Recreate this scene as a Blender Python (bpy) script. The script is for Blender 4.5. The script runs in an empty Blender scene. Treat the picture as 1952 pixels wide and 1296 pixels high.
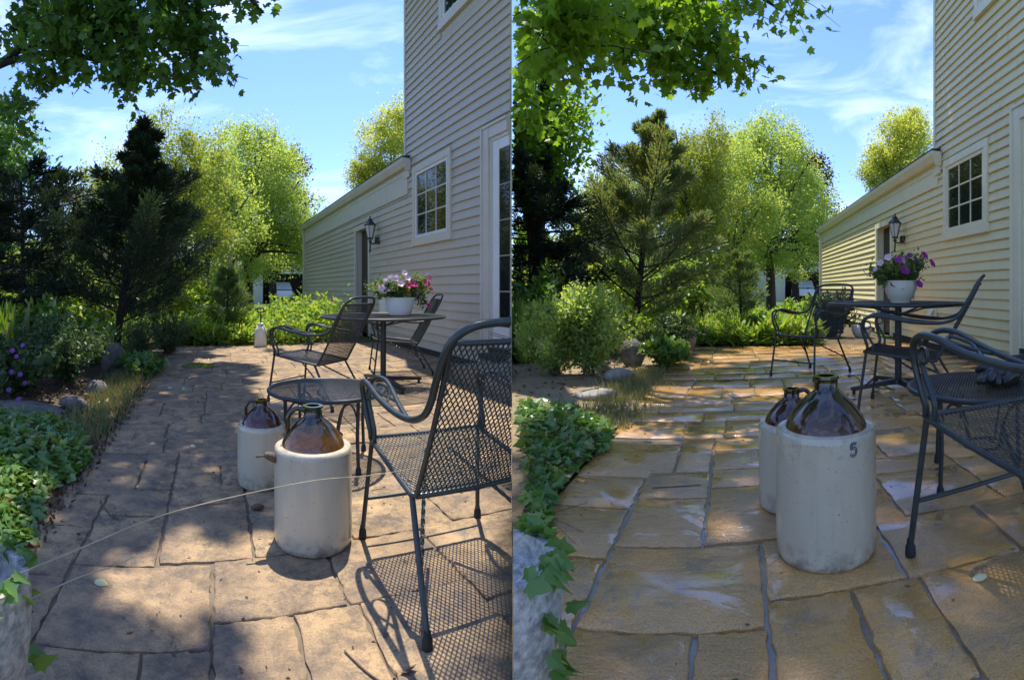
import bpy, bmesh, math, random
import numpy as np
from math import sin, cos, tan, pi, radians, sqrt, atan2
from mathutils import Vector, Matrix

random.seed(11)
RNG = np.random.default_rng(11)
S = bpy.context.scene
COL = S.collection

# ------------------------------------------------------------------ camera, sky, sun, exposure
cd = bpy.data.cameras.new('camera')
cam = bpy.data.objects.new('camera', cd)
COL.objects.link(cam)
cam.location = (0, 0, 1.0)
cam.rotation_euler = (pi / 2, 0, 0)
cd.type = 'PANO'
pc = cd if hasattr(cd, 'panorama_type') else cd.cycles
pc.panorama_type = 'CENTRAL_CYLINDRICAL'
pc.central_cylindrical_range_u_min = -1.0
pc.central_cylindrical_range_u_max = 1.0
pc.central_cylindrical_range_v_min = -0.7643
pc.central_cylindrical_range_v_max = 0.5635
pc.central_cylindrical_radius = 1.0
cd.clip_start = 0.02
cd.clip_end = 600
S.camera = cam

SUN_AZ = radians(-13)      # clockwise from +Y
SUN_EL = radians(70)
W = bpy.data.worlds.new('World')
S.world = W
W.use_nodes = True
wn = W.node_tree
wn.nodes.clear()
out = wn.nodes.new('ShaderNodeOutputWorld')
bg = wn.nodes.new('ShaderNodeBackground')
sky = wn.nodes.new('ShaderNodeTexSky')
sky.sky_type = 'NISHITA'
sky.sun_disc = False
sky.sun_elevation = SUN_EL
sky.sun_rotation = SUN_AZ
sky.air_density = 1.15
sky.dust_density = 0.25
sky.ozone_density = 2.2
tc = wn.nodes.new('ShaderNodeTexCoord')
mp = wn.nodes.new('ShaderNodeMapping')
mp.inputs['Scale'].default_value = (1.2, 2.2, 5.0)
mp.inputs['Rotation'].default_value = (0.25, 0.15, 0.4)
nz = wn.nodes.new('ShaderNodeTexNoise')
nz.inputs['Scale'].default_value = 1.7
nz.inputs['Detail'].default_value = 7
nz.inputs['Roughness'].default_value = 0.58
nz.inputs['Distortion'].default_value = 0.7
cr = wn.nodes.new('ShaderNodeValToRGB')
cr.color_ramp.elements[0].position = 0.48
cr.color_ramp.elements[0].color = (0, 0, 0, 1)
cr.color_ramp.elements[1].position = 0.80
cr.color_ramp.elements[1].color = (0.42, 0.42, 0.42, 1)
mx = wn.nodes.new('ShaderNodeMixRGB')
mx.inputs[2].default_value = (8.2, 9.0, 10.2, 1)
wn.links.new(tc.outputs['Generated'], mp.inputs['Vector'])
wn.links.new(mp.outputs[0], nz.inputs['Vector'])
wn.links.new(nz.outputs['Fac'], cr.inputs[0])
wn.links.new(cr.outputs[0], mx.inputs[0])
tint = wn.nodes.new('ShaderNodeMixRGB')
tint.blend_type = 'MULTIPLY'
tint.inputs[0].default_value = 1
tint.inputs[2].default_value = (0.60, 0.70, 1.03, 1)
wn.links.new(sky.outputs[0], tint.inputs[1])
wn.links.new(tint.outputs[0], mx.inputs[1])
wn.links.new(mx.outputs[0], bg.inputs[0])
wn.links.new(bg.outputs[0], out.inputs[0])
bg.inputs[1].default_value = 0.135

sl = bpy.data.lights.new('sun', 'SUN')
sl.energy = 3.5
sl.angle = radians(0.55)
sl.color = (1.0, 0.94, 0.84)
sun = bpy.data.objects.new('sun', sl)
COL.objects.link(sun)
sun.rotation_euler = (pi / 2 - SUN_EL, 0, pi - SUN_AZ)
sdir = Vector((sin(SUN_AZ) * cos(SUN_EL), cos(SUN_AZ) * cos(SUN_EL), sin(SUN_EL)))
sun.rotation_euler = sdir.to_track_quat('Z', 'Y').to_euler()
sun.location = (0, 0, 20)
S.view_settings.view_transform = 'Standard'
S.view_settings.look = 'None'
S.view_settings.exposure = 1.12
S.view_settings.gamma = 1
S.view_settings.use_curve_mapping = False
S.cycles.max_bounces = 8
S.cycles.diffuse_bounces = 3
S.cycles.glossy_bounces = 3
S.cycles.transmission_bounces = 5
S.cycles.transparent_max_bounces = 6
S.cycles.use_denoising = True

# ------------------------------------------------------------------ frames of the two patios
PSI = {'L': -0.586, 'R': 0.434}     # bearing of each house wall
GZ = {'L': 0.0, 'R': 0.12}          # ground level of each patio
EYE = {'L': 1.0, 'R': 0.88}
WALL = {'L': 3.2, 'R': 2.85}


def loc(s, u, v, z=0.0):
    a = PSI[s]
    return Vector((u * cos(a) + v * sin(a), -u * sin(a) + v * cos(a), z + GZ[s]))


def pol(s, d, r, z=0.0):
    return loc(s, r * sin(d), r * cos(d), z)


def locs(s, P):
    a = PSI[s]
    P = np.asarray(P, float)
    return np.stack([P[:, 0] * cos(a) + P[:, 1] * sin(a), -P[:, 0] * sin(a) + P[:, 1] * cos(a), P[:, 2] + GZ[s]], 1)


def tag(o, label=None, cat=None, group=None, kind=None):
    if label: o['label'] = label
    if cat: o['category'] = cat
    if group: o['group'] = group
    if kind: o['kind'] = kind
    return o


def empty(name, at, rz=0.0, label=None, cat=None, group=None, kind=None):
    o = bpy.data.objects.new(name, None)
    o.empty_display_size = 0.1
    COL.objects.link(o)
    o.location = at
    o.rotation_euler = (0, 0, rz)
    return tag(o, label, cat, group, kind)


def link(name, me, parent=None, at=None, rz=0.0):
    o = bpy.data.objects.new(name, me)
    COL.objects.link(o)
    if parent: o.parent = parent
    if at is not None: o.location = at
    if rz: o.rotation_euler = (0, 0, rz)
    return o


def kids(o):
    return [c for c in bpy.data.objects if c.parent == o]


def copy_tree(o, parent=None):
    c = o.copy()
    COL.objects.link(c)
    c.parent = parent
    for ch in list(o.children):
        copy_tree(ch, c)
    return c


# ------------------------------------------------------------------ mesh builder
def smooth_path(P, n=6):
    P = [Vector(p) for p in P]
    out = []
    for i in range(len(P) - 1):
        p0 = P[max(i - 1, 0)]; p1 = P[i]; p2 = P[i + 1]; p3 = P[min(i + 2, len(P) - 1)]
        for k in range(n):
            t = k / n
            out.append(0.5 * ((2 * p1) + (p2 - p0) * t + (2 * p0 - 5 * p1 + 4 * p2 - p3) * t * t + (3 * p1 - p0 - 3 * p2 + p3) * t ** 3))
    out.append(P[-1])
    return out


class MB:
    def __init__(self):
        self.v = []; self.f = []; self.m = []; self.cur = 0

    def add(self, vs, fs):
        b = len(self.v)
        self.v.extend([tuple(x) for x in vs])
        for f in fs:
            self.f.append([b + i for i in f]); self.m.append(self.cur)
        return self

    def box(self, x0, y0, z0, x1, y1, z1):
        vs = [(x0, y0, z0), (x1, y0, z0), (x1, y1, z0), (x0, y1, z0), (x0, y0, z1), (x1, y0, z1), (x1, y1, z1), (x0, y1, z1)]
        return self.add(vs, [(3, 2, 1, 0), (4, 5, 6, 7), (0, 1, 5, 4), (1, 2, 6, 5), (2, 3, 7, 6), (3, 0, 4, 7)])

    def prism(self, poly, z0, z1):
        n = len(poly)
        vs = [(p[0], p[1], z0) for p in poly] + [(p[0], p[1], z1) for p in poly]
        fs = [tuple(range(n))[::-1], tuple(range(n, 2 * n))] + [(i, (i + 1) % n, n + (i + 1) % n, n + i) for i in range(n)]
        return self.add(vs, fs)

    def tube(self, P, r, n=8, closed=False, twist=0.0):
        P = [Vector(p) for p in P]
        m = len(P)
        rr = r if isinstance(r, (list, tuple)) else [r] * m
        vs = []
        nrm = None
        for i, p in enumerate(P):
            if closed:
                t = P[(i + 1) % m] - P[i - 1]
            else:
                t = P[min(i + 1, m - 1)] - P[max(i - 1, 0)]
            if t.length < 1e-9: t = Vector((0, 0, 1))
            t.normalize()
            if nrm is None:
                h = Vector((0, 0, 1)) if abs(t.z) < 0.9 else Vector((1, 0, 0))
                nrm = (h - t * h.dot(t)).normalized()
            else:
                nrm = nrm - t * nrm.dot(t)
                if nrm.length < 1e-6:
                    h = Vector((0, 0, 1)) if abs(t.z) < 0.9 else Vector((1, 0, 0))
                    nrm = h - t * h.dot(t)
                nrm.normalize()
            b = t.cross(nrm)
            for k in range(n):
                a = 2 * pi * k / n + twist * i
                vs.append(p + (nrm * cos(a) + b * sin(a)) * rr[i])
        fs = []
        for i in range(m if closed else m - 1):
            j = (i + 1) % m
            for k in range(n):
                k2 = (k + 1) % n
                fs.append((i * n + k, i * n + k2, j * n + k2, j * n + k))
        if not closed:
            fs.append(tuple(range(n))[::-1])
            fs.append(tuple(range((m - 1) * n, m * n)))
        return self.add(vs, fs)

    def lathe(self, prof, n=32, c=(0, 0, 0), closed=False):
        vs = []; fs = []
        for (r, z) in prof:
            for k in range(n):
                a = 2 * pi * k / n
                vs.append((c[0] + r * cos(a), c[1] + r * sin(a), c[2] + z))
        m = len(prof)
        for i in range(m - 1 + (1 if closed else 0)):
            j = (i + 1) % m
            for k in range(n):
                k2 = (k + 1) % n
                fs.append((i * n + k, i * n + k2, j * n + k2, j * n + k))
        return self.add(vs, fs)

    def mesh(self, name, mats, smooth=None):
        me = bpy.data.meshes.new(name)
        me.from_pydata(self.v, [], self.f)
        if not isinstance(mats, (list, tuple)): mats = [mats]
        for m in mats: me.materials.append(m)
        if len(mats) > 1:
            me.polygons.foreach_set('material_index', self.m)
        bm = bmesh.new(); bm.from_mesh(me)
        bmesh.ops.recalc_face_normals(bm, faces=bm.faces)
        if smooth is not None:
            for f in bm.faces: f.smooth = True
            for e in bm.edges:
                if len(e.link_faces) == 2 and e.calc_face_angle(0) > radians(smooth): e.smooth = False
        bm.to_mesh(me); bm.free()
        me.update()
        return me

    def build(self, name, mats, parent=None, at=None, rz=0.0, smooth=None):
        return link(name, self.mesh(name, mats, smooth), parent, at, rz)


# ------------------------------------------------------------------ materials
class NT:
    def __init__(self, name):
        self.m = bpy.data.materials.new(name)
        self.m.use_nodes = True
        self.t = self.m.node_tree
        self.t.nodes.clear()
        self.out = self.t.nodes.new('ShaderNodeOutputMaterial')

    def n(self, typ, **kw):
        x = self.t.nodes.new('ShaderNode' + typ)
        for k, v in kw.items():
            key = k.replace('_', ' ')
            if hasattr(x, k) and k not in x.inputs and key not in x.inputs:
                setattr(x, k, v)
            else:
                s = x.inputs[k] if k in x.inputs else x.inputs[key]
                if hasattr(v, 'is_output') or isinstance(v, bpy.types.NodeSocket):
                    self.t.links.new(v, s)
                else:
                    s.default_value = v
        return x

    def l(self, a, b):
        self.t.links.new(a, b)

    def noise(self, vec, scale, detail=4, rough=0.55, dist=0.0):
        return self.n('TexNoise', Vector=vec, Scale=scale, Detail=detail, Roughness=rough, Distortion=dist).outputs['Fac']

    def ramp(self, fac, stops):
        x = self.n('ValToRGB', Fac=fac)
        e = x.color_ramp.elements
        while len(e) < len(stops): e.new(0.5)
        for el, (p, c) in zip(e, stops):
            el.position = p
            el.color = (c, c, c, 1) if not isinstance(c, (tuple, list)) else (*c, 1)
        return x.outputs[0]

    def mix(self, fac, a, b, mode='MIX'):
        x = self.n('MixRGB')
        x.blend_type = mode
        for s, v in zip(x.inputs, (fac, a, b)):
            if isinstance(v, bpy.types.NodeSocket): self.l(v, s)
            elif isinstance(v, (tuple, list)): s.default_value = (*v, 1)
            else: s.default_value = v
        return x.outputs[0]

    def math(self, op, a, b=0.0):
        x = self.n('Math', operation=op)
        for s, v in zip(x.inputs, (a, b)):
            if isinstance(v, bpy.types.NodeSocket): self.l(v, s)
            else: s.default_value = v
        return x.outputs[0]

    def bsdf(self, **kw):
        b = self.n('BsdfPrincipled', **kw)
        self.l(b.outputs[0], self.out.inputs[0])
        return b

    def bump(self, h, strength=0.3, dist=0.01):
        return self.n('Bump', Height=h, Strength=strength, Distance=dist).outputs[0]


def simple(name, c1, c2=None, rough=0.5, scale=12.0, bump=0.0, metal=0.0, spec=0.5, coat=0.0, bscale=None, bdist=0.004):
    t = NT(name)
    co = t.n('TexCoord').outputs['Object']
    f = t.noise(co, scale, 6, 0.6)
    c2 = c2 or tuple(x * 0.8 for x in c1)
    col = t.mix(t.ramp(f, [(0.35, 0.0), (0.65, 1.0)]), c1, c2)
    b = t.bsdf(Base_Color=col, Metallic=metal)
    b.inputs['Specular IOR Level'].default_value = spec
    b.inputs['Coat Weight'].default_value = coat
    t.l(t.math('ADD', t.math('MULTIPLY', f, 0.3 * rough), rough * 0.85), b.inputs['Roughness'])
    if bump:
        h = t.noise(co, bscale or scale * 4, 5, 0.6)
        t.l(t.bump(h, bump, bdist), b.inputs['Normal'])
    return t.m


def leafmat(name, c1, c2, trans=0.45, rough=0.45, spec=0.4, tint=(1.5, 1.35, 0.5), c3=None):
    t = NT(name)
    rnd = t.n('NewGeometry').outputs['Random Per Island']
    col = t.mix(rnd, c1, c2)
    if c3:
        col = t.mix(t.ramp(t.math('FRACT', t.math('MULTIPLY', rnd, 7.31)), [(0.80, 0.0), (0.93, 1.0)]), col, c3)
    b = t.n('BsdfPrincipled', Base_Color=col, Roughness=rough)
    b.inputs['Specular IOR Level'].default_value = spec
    tr = t.n('BsdfTranslucent')
    t.l(t.mix(1.0, col, tint, 'MULTIPLY'), tr.inputs[0])
    mixs = t.n('MixShader', Fac=trans)
    t.l(b.outputs[0], mixs.inputs[1]); t.l(tr.outputs[0], mixs.inputs[2])
    t.l(mixs.outputs[0], t.out.inputs[0])
    return t.m


def siding_mat(name, c1, c2):
    t = NT(name)
    co = t.n('TexCoord').outputs['Object']
    g = t.n('Mapping', Vector=co); g.inputs['Scale'].default_value = (3, 6, 60)
    streak = t.noise(g.outputs[0], 1.0, 4, 0.5)
    f = t.noise(co, 0.8, 5, 0.6)
    ob = t.n('ObjectInfo').outputs['Random']
    col = t.mix(t.ramp(f, [(0.35, 0.0), (0.7, 1.0)]), c1, c2)
    col = t.mix(t.math('MULTIPLY', ob, 0.16), col, tuple(x * 0.72 for x in c1))
    v = t.n('Mapping', Vector=co); v.inputs['Scale'].default_value = (4, 14, 0.7)
    drip = t.ramp(t.noise(v.outputs[0], 1.0, 5, 0.6), [(0.5, 0.0), (0.78, 1.0)])
    col = t.mix(t.math('MULTIPLY', drip, 0.22), col, tuple(x * 0.62 for x in c2))
    b = t.bsdf(Base_Color=col, Roughness=0.48)
    b.inputs['Specular IOR Level'].default_value = 0.35
    t.l(t.bump(streak, 0.12, 0.003), b.inputs['Normal'])
    return t.m


def dry_stone():
    t = NT('dry_stamped_stone')
    co = t.n('TexCoord').outputs['Object']
    ob = t.n('ObjectInfo').outputs['Random']
    f1 = t.noise(co, 2.1, 7, 0.62, 0.4)
    f2 = t.noise(co, 9.0, 9, 0.78, 0.2)
    f3 = t.noise(co, 140.0, 3, 0.6)
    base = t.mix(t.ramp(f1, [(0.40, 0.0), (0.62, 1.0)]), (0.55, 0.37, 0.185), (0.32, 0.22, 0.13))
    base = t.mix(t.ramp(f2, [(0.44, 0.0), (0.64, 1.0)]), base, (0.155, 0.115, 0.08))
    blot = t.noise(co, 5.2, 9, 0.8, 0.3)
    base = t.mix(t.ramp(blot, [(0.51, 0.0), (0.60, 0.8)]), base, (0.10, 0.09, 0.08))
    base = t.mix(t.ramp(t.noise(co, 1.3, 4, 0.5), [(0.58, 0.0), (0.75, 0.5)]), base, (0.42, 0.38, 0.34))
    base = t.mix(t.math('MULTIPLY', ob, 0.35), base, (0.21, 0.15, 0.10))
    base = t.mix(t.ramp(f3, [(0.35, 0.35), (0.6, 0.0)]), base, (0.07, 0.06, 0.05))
    b = t.bsdf(Base_Color=base, Roughness=0.85)
    b.inputs['Specular IOR Level'].default_value = 0.25
    m = t.n('Mapping', Vector=co); m.inputs['Scale'].default_value = (1.0, 2.3, 1.0); m.inputs['Rotation'].default_value = (0, 0, 0.5)
    rid = t.n('TexNoise', Vector=m.outputs[0], Scale=3.0, Detail=7, Roughness=0.55, Distortion=0.3)
    rid.noise_type = 'RIDGED_MULTIFRACTAL'
    h = t.math('ADD', t.math('ADD', t.math('MULTIPLY', t.noise(m.outputs[0], 9.0, 9, 0.66, 0.3), 0.7), t.math('MULTIPLY', rid.outputs['Fac'], 0.35)), t.math('MULTIPLY', f3, 0.16))
    t.l(t.bump(h, 0.55, 0.02), b.inputs['Normal'])
    return t.m


def wet_stone():
    t = NT('wet_stamped_stone')
    co = t.n('TexCoord').outputs['Object']
    ob = t.n('ObjectInfo').outputs['Random']
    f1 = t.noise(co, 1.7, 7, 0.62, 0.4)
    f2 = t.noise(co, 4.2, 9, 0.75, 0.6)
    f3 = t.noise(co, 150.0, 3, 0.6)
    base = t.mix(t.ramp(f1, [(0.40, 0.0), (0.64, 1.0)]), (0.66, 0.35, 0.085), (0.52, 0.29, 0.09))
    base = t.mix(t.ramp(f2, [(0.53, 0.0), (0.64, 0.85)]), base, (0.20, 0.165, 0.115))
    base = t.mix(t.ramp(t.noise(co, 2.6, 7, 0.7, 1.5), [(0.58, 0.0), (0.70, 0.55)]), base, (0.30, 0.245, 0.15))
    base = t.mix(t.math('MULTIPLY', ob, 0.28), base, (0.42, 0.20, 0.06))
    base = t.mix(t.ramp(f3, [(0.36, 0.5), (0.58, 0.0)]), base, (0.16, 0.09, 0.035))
    m = t.n('Mapping', Vector=co); m.inputs['Scale'].default_value = (0.9, 1.5, 1.0); m.inputs['Rotation'].default_value = (0, 0, 0.35)
    pud = t.ramp(t.noise(m.outputs[0], 3.0, 9, 0.68, 0.6), [(0.515, 0.0), (0.548, 1.0)])
    m2 = t.n('Mapping', Vector=co); m2.inputs['Scale'].default_value = (1.0, 1.9, 1.0); m2.inputs['Rotation'].default_value = (0, 0, -0.6)
    rid = t.n('TexNoise', Vector=m2.outputs[0], Scale=3.2, Detail=7, Roughness=0.55, Distortion=0.5)
    rid.noise_type = 'RIDGED_MULTIFRACTAL'
    rel = t.noise(m2.outputs[0], 14.0, 9, 0.68, 0.3)
    h = t.math('ADD', t.math('ADD', t.math('MULTIPLY', rid.outputs['Fac'], 0.55), t.math('MULTIPLY', rel, 0.55)), t.math('MULTIPLY', f3, 0.12))
    st = t.math('ADD', t.math('MULTIPLY', pud, -0.66), 0.80)
    bp = t.n('Bump', Height=h, Strength=st, Distance=0.018)
    b = t.bsdf(Base_Color=base, Normal=bp.outputs[0])
    t.l(t.math('ADD', t.math('MULTIPLY', pud, -0.29), 0.34), b.inputs['Roughness'])
    b.inputs['Specular IOR Level'].default_value = 0.5
    b.inputs['Coat Weight'].default_value = 1.0
    t.l(t.math('ADD', t.math('MULTIPLY', pud, -0.08), 0.105), b.inputs['Coat Roughness'])
    t.l(bp.outputs[0], b.inputs['Coat Normal'])
    return t.m


def crock_mat():
    t = NT('cream_salt_glaze')
    co = t.n('TexCoord').outputs['Object']
    z = t.n('SeparateXYZ', Vector=co).outputs['Z']
    f = t.noise(co, 6, 6, 0.6)
    col = t.mix(f, (0.55, 0.49, 0.355), (0.44, 0.39, 0.28))
    m = t.n('Mapping', Vector=co); m.inputs['Scale'].default_value = (40, 40, 3)
    col = t.mix(t.ramp(t.noise(m.outputs[0], 1, 4, 0.6), [(0.55, 0), (0.8, 0.3)]), col, (0.34, 0.30, 0.22))
    dirt = t.math('MULTIPLY', t.ramp(z, [(0.0, 1.0), (0.09, 0.0)]), t.ramp(t.noise(co, 22, 6, 0.7), [(0.42, 0.0), (0.62, 0.9)]))
    dirt2 = t.math('MULTIPLY', t.ramp(z, [(0.30, 0.0), (0.37, 1.0)]), t.ramp(t.noise(co, 30, 6, 0.75), [(0.5, 0.0), (0.68, 0.6)]))
    col = t.mix(dirt, col, (0.14, 0.115, 0.08))
    col = t.mix(dirt2, col, (0.22, 0.19, 0.14))
    col = t.mix(t.ramp(t.noise(co, 90, 3, 0.6), [(0.66, 0.0), (0.72, 0.8)]), col, (0.16, 0.13, 0.09))
    b = t.bsdf(Base_Color=col, Roughness=0.22)
    b.inputs['Coat Weight'].default_value = 0.3
    b.inputs['Coat Roughness'].default_value = 0.1
    t.l(t.bump(t.noise(co, 14, 4, 0.5), 0.06, 0.01), b.inputs['Normal'])
    return t.m


def glaze_mat(name, low, high, z0, z1):
    t = NT(name)
    co = t.n('TexCoord').outputs['Object']
    z = t.n('SeparateXYZ', Vector=co).outputs['Z']
    f = t.noise(co, 16, 6, 0.7, 0.6)
    zz = t.math('ADD', z, t.math('MULTIPLY', t.math('SUBTRACT', f, 0.5), 0.12))
    col = t.mix(t.ramp(zz, [(z0, 0.0), (z1, 1.0)]), low, high)
    col = t.mix(t.ramp(t.noise(co, 60, 4, 0.7), [(0.55, 0.0), (0.75, 0.4)]), col, tuple(x * 0.5 for x in low))
    b = t.bsdf(Base_Color=col, Roughness=0.09)
    b.inputs['Coat Weight'].default_value = 0.6
    b.inputs['Coat IOR'].default_value = 1.5
    b.inputs['Coat Roughness'].default_value = 0.04
    t.l(t.bump(t.noise(co, 9, 4, 0.5), 0.10, 0.01), b.inputs['Normal'])
    return t.m


def ground_mat(name, c1, c2, c3, scale=3.0):
    t = NT(name)
    co = t.n('TexCoord').outputs['Object']
    col = t.mix(t.ramp(t.noise(co, scale, 8, 0.7, 0.5), [(0.35, 0.0), (0.62, 1.0)]), c1, c2)
    col = t.mix(t.ramp(t.noise(co, scale * 9, 6, 0.7), [(0.5, 0.0), (0.68, 1.0)]), col, c3)
    b = t.bsdf(Base_Color=col, Roughness=0.95)
    b.inputs['Specular IOR Level'].default_value = 0.2
    t.l(t.bump(t.noise(co, scale * 14, 6, 0.7), 0.7, 0.03), b.inputs['Normal'])
    return t.m


MT = {}
MT['iron'] = simple('black_wrought_iron', (0.016, 0.020, 0.020), (0.030, 0.034, 0.033), 0.42, 30, 0.25, spec=0.5, bscale=160, bdist=0.001)
MT['irong'] = simple('dark_green_wrought_iron', (0.022, 0.029, 0.027), (0.036, 0.044, 0.041), 0.33, 30, 0.25, spec=0.55, bscale=160, bdist=0.001)
MT['rubber'] = simple('black_rubber', (0.012, 0.012, 0.012), (0.02, 0.02, 0.02), 0.7, 20)
MT['crock'] = crock_mat()
MT['glaze'] = glaze_mat('brown_olive_glaze', (0.19, 0.076, 0.016), (0.026, 0.021, 0.009), 0.375, 0.46)
MT['glaze3'] = glaze_mat('dark_olive_glaze', (0.095, 0.042, 0.011), (0.020, 0.016, 0.007), 0.42, 0.51)
MT['glaze2'] = glaze_mat('dark_red_brown_glaze', (0.09, 0.018, 0.008), (0.03, 0.009, 0.005), 0.30, 0.40)
MT['rim'] = simple('unglazed_cream_rim', (0.52, 0.45, 0.32), (0.36, 0.30, 0.2), 0.5, 30)
MT['blue'] = simple('cobalt_blue_mark', (0.010, 0.04, 0.10), (0.015, 0.055, 0.13), 0.3, 60)
MT['sidL'] = siding_mat('taupe_beige_siding', (0.54, 0.475, 0.37), (0.485, 0.425, 0.335))
MT['sidR'] = siding_mat('butter_yellow_siding', (0.80, 0.69, 0.37), (0.74, 0.635, 0.34))
MT['trimL'] = simple('taupe_white_trim', (0.60, 0.55, 0.46), (0.56, 0.51, 0.42), 0.45, 4)
MT['trimR'] = simple('cream_trim', (0.80, 0.74, 0.50), (0.76, 0.69, 0.46), 0.45, 4)
MT['white'] = simple('white_painted', (0.74, 0.73, 0.69), (0.68, 0.67, 0.63), 0.4, 6)
MT['dark'] = simple('dark_interior', (0.012, 0.010, 0.010), (0.02, 0.016, 0.015), 0.8, 3)
MT['maroon'] = simple('dark_brown_door', (0.022, 0.013, 0.011), (0.030, 0.018, 0.014), 0.45, 5)
MT['shingle'] = simple('dark_asphalt_shingle', (0.05, 0.048, 0.045), (0.08, 0.075, 0.07), 0.9, 40, 0.5)
MT['found'] = simple('dark_foundation', (0.03, 0.028, 0.026), (0.05, 0.045, 0.04), 0.9, 20)
MT['dry'] = dry_stone()
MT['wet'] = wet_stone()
MT['jdry'] = simple('dry_dark_joint', (0.12, 0.092, 0.062), (0.21, 0.16, 0.105), 0.9, 9, 0.4)
MT['jwet'] = simple('wet_grey_joint', (0.17, 0.14, 0.09), (0.26, 0.21, 0.13), 0.26, 16, 0.7, coat=0.5)
MT['bark'] = simple('grey_brown_bark', (0.075, 0.058, 0.045), (0.035, 0.028, 0.022), 0.9, 18, 0.9, bdist=0.02)
MT['barkd'] = simple('dark_bark', (0.035, 0.026, 0.020), (0.018, 0.014, 0.011), 0.9, 18, 0.9, bdist=0.02)
MT['twig'] = simple('dry_twig', (0.13, 0.095, 0.06), (0.08, 0.06, 0.04), 0.8, 40)
MT['straw'] = simple('pale_dry_straw', (0.46, 0.39, 0.26), (0.36, 0.29, 0.18), 0.7, 40)
MT['petal'] = simple('pale_yellow_petal', (0.66, 0.60, 0.32), (0.58, 0.50, 0.24), 0.5, 30)
MT['rock'] = simple('weathered_rock', (0.17, 0.15, 0.125), (0.09, 0.08, 0.068), 0.9, 9, 0.8, bdist=0.02)
MT['rockp'] = simple('pale_rock', (0.36, 0.33, 0.27), (0.22, 0.2, 0.165), 0.9, 9, 0.8, bdist=0.02)
MT['planter'] = simple('mottled_grey_concrete', (0.56, 0.55, 0.50), (0.24, 0.245, 0.23), 0.9, 70, 0.9, bscale=120, bdist=0.006)
MT['soilL'] = ground_mat('leaf_litter_soil', (0.085, 0.060, 0.040), (0.15, 0.115, 0.075), (0.05, 0.055, 0.02))
MT['soilR'] = ground_mat('pale_dry_soil', (0.36, 0.27, 0.165), (0.27, 0.20, 0.125), (0.19, 0.17, 0.07))
MT['lawn'] = ground_mat('lawn_green', (0.075, 0.13, 0.022), (0.10, 0.15, 0.03), (0.05, 0.09, 0.015), 1.2)
MT['plastic'] = simple('white_plastic_pot', (0.70, 0.70, 0.67), (0.62, 0.62, 0.58), 0.35, 5)
MT['plasticy'] = simple('cream_plastic_pot', (0.66, 0.63, 0.50), (0.6, 0.57, 0.44), 0.35, 5)
MT['leather'] = simple('black_leather', (0.012, 0.012, 0.013), (0.02, 0.02, 0.022), 0.38, 40, 0.4, bdist=0.003)
MT['wood'] = simple('brown_weathered_wood', (0.20, 0.13, 0.075), (0.12, 0.08, 0.05), 0.8, 14, 0.4)
MT['terra'] = simple('pinkish_terracotta', (0.42, 0.30, 0.24), (0.32, 0.22, 0.17), 0.7, 12)
MT['carblue'] = simple('blue_car_paint', (0.03, 0.075, 0.12), (0.035, 0.085, 0.135), 0.25, 2, coat=0.8)
MT['carwhite'] = simple('white_car_paint', (0.6, 0.6, 0.6), (0.55, 0.55, 0.55), 0.25, 2, coat=0.8)
MT['concrete'] = simple('pale_concrete_step', (0.36, 0.30, 0.22), (0.24, 0.19, 0.14), 0.85, 10, 0.5)


def glass_mat(name='window_glass', c=(0.012, 0.015, 0.016)):
    t = NT(name)
    b = t.bsdf(Base_Color=(*c, 1), Roughness=0.02)
    b.inputs['Specular IOR Level'].default_value = 0.5
    co = t.n('TexCoord').outputs['Object']
    t.l(t.bump(t.noise(co, 2.2, 2, 0.5), 0.05, 0.02), b.inputs['Normal'])
    return t.m


MT['glass'] = glass_mat()
t = NT('clear_lantern_glass')
b = t.bsdf(Base_Color=(0.62, 0.66, 0.64, 1), Roughness=0.2, Alpha=0.75)
MT['lampglass'] = t.m
t = NT('translucent_plastic_tank')
b = t.bsdf(Base_Color=(0.80, 0.78, 0.62, 1), Roughness=0.35)
b.inputs['Subsurface Weight'].default_value = 0.4
b.inputs['Subsurface Radius'].default_value = (0.05, 0.05, 0.03)
MT['tank'] = t.m
t = NT('shallow_water_film')
b = t.bsdf(Base_Color=(0.14, 0.15, 0.13, 1), Roughness=0.04)
b.inputs['Coat Weight'].default_value = 1.0
MT['puddle'] = t.m

LM = {}
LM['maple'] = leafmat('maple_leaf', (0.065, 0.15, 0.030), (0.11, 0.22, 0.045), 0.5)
LM['mapleR'] = leafmat('sunlit_maple_leaf', (0.13, 0.26, 0.025), (0.21, 0.36, 0.04), 0.6)  # brighter copy of the maple leaf, sunlight put into its colour
LM['ivy'] = leafmat('ivy_leaf', (0.07, 0.17, 0.026), (0.14, 0.26, 0.05), 0.32, 0.34, 0.6, c3=(0.26, 0.30, 0.07))
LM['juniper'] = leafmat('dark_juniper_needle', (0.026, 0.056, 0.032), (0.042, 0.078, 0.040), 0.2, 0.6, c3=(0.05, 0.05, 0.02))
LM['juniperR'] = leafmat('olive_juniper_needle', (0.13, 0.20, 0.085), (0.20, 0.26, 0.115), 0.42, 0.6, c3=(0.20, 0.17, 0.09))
LM['darkfir'] = leafmat('blue_black_needle', (0.026, 0.050, 0.034), (0.045, 0.074, 0.044), 0.2, 0.65)
LM['yellow'] = leafmat('yellow_green_leaf', (0.20, 0.29, 0.065), (0.30, 0.37, 0.095), 0.55, c3=(0.33, 0.30, 0.10))
LM['light'] = leafmat('light_green_leaf', (0.29, 0.41, 0.12), (0.40, 0.50, 0.17), 0.58)
LM['gold'] = leafmat('golden_leaf', (0.42, 0.47, 0.09), (0.55, 0.55, 0.13), 0.55, tint=(1.25, 1.25, .7))
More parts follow.
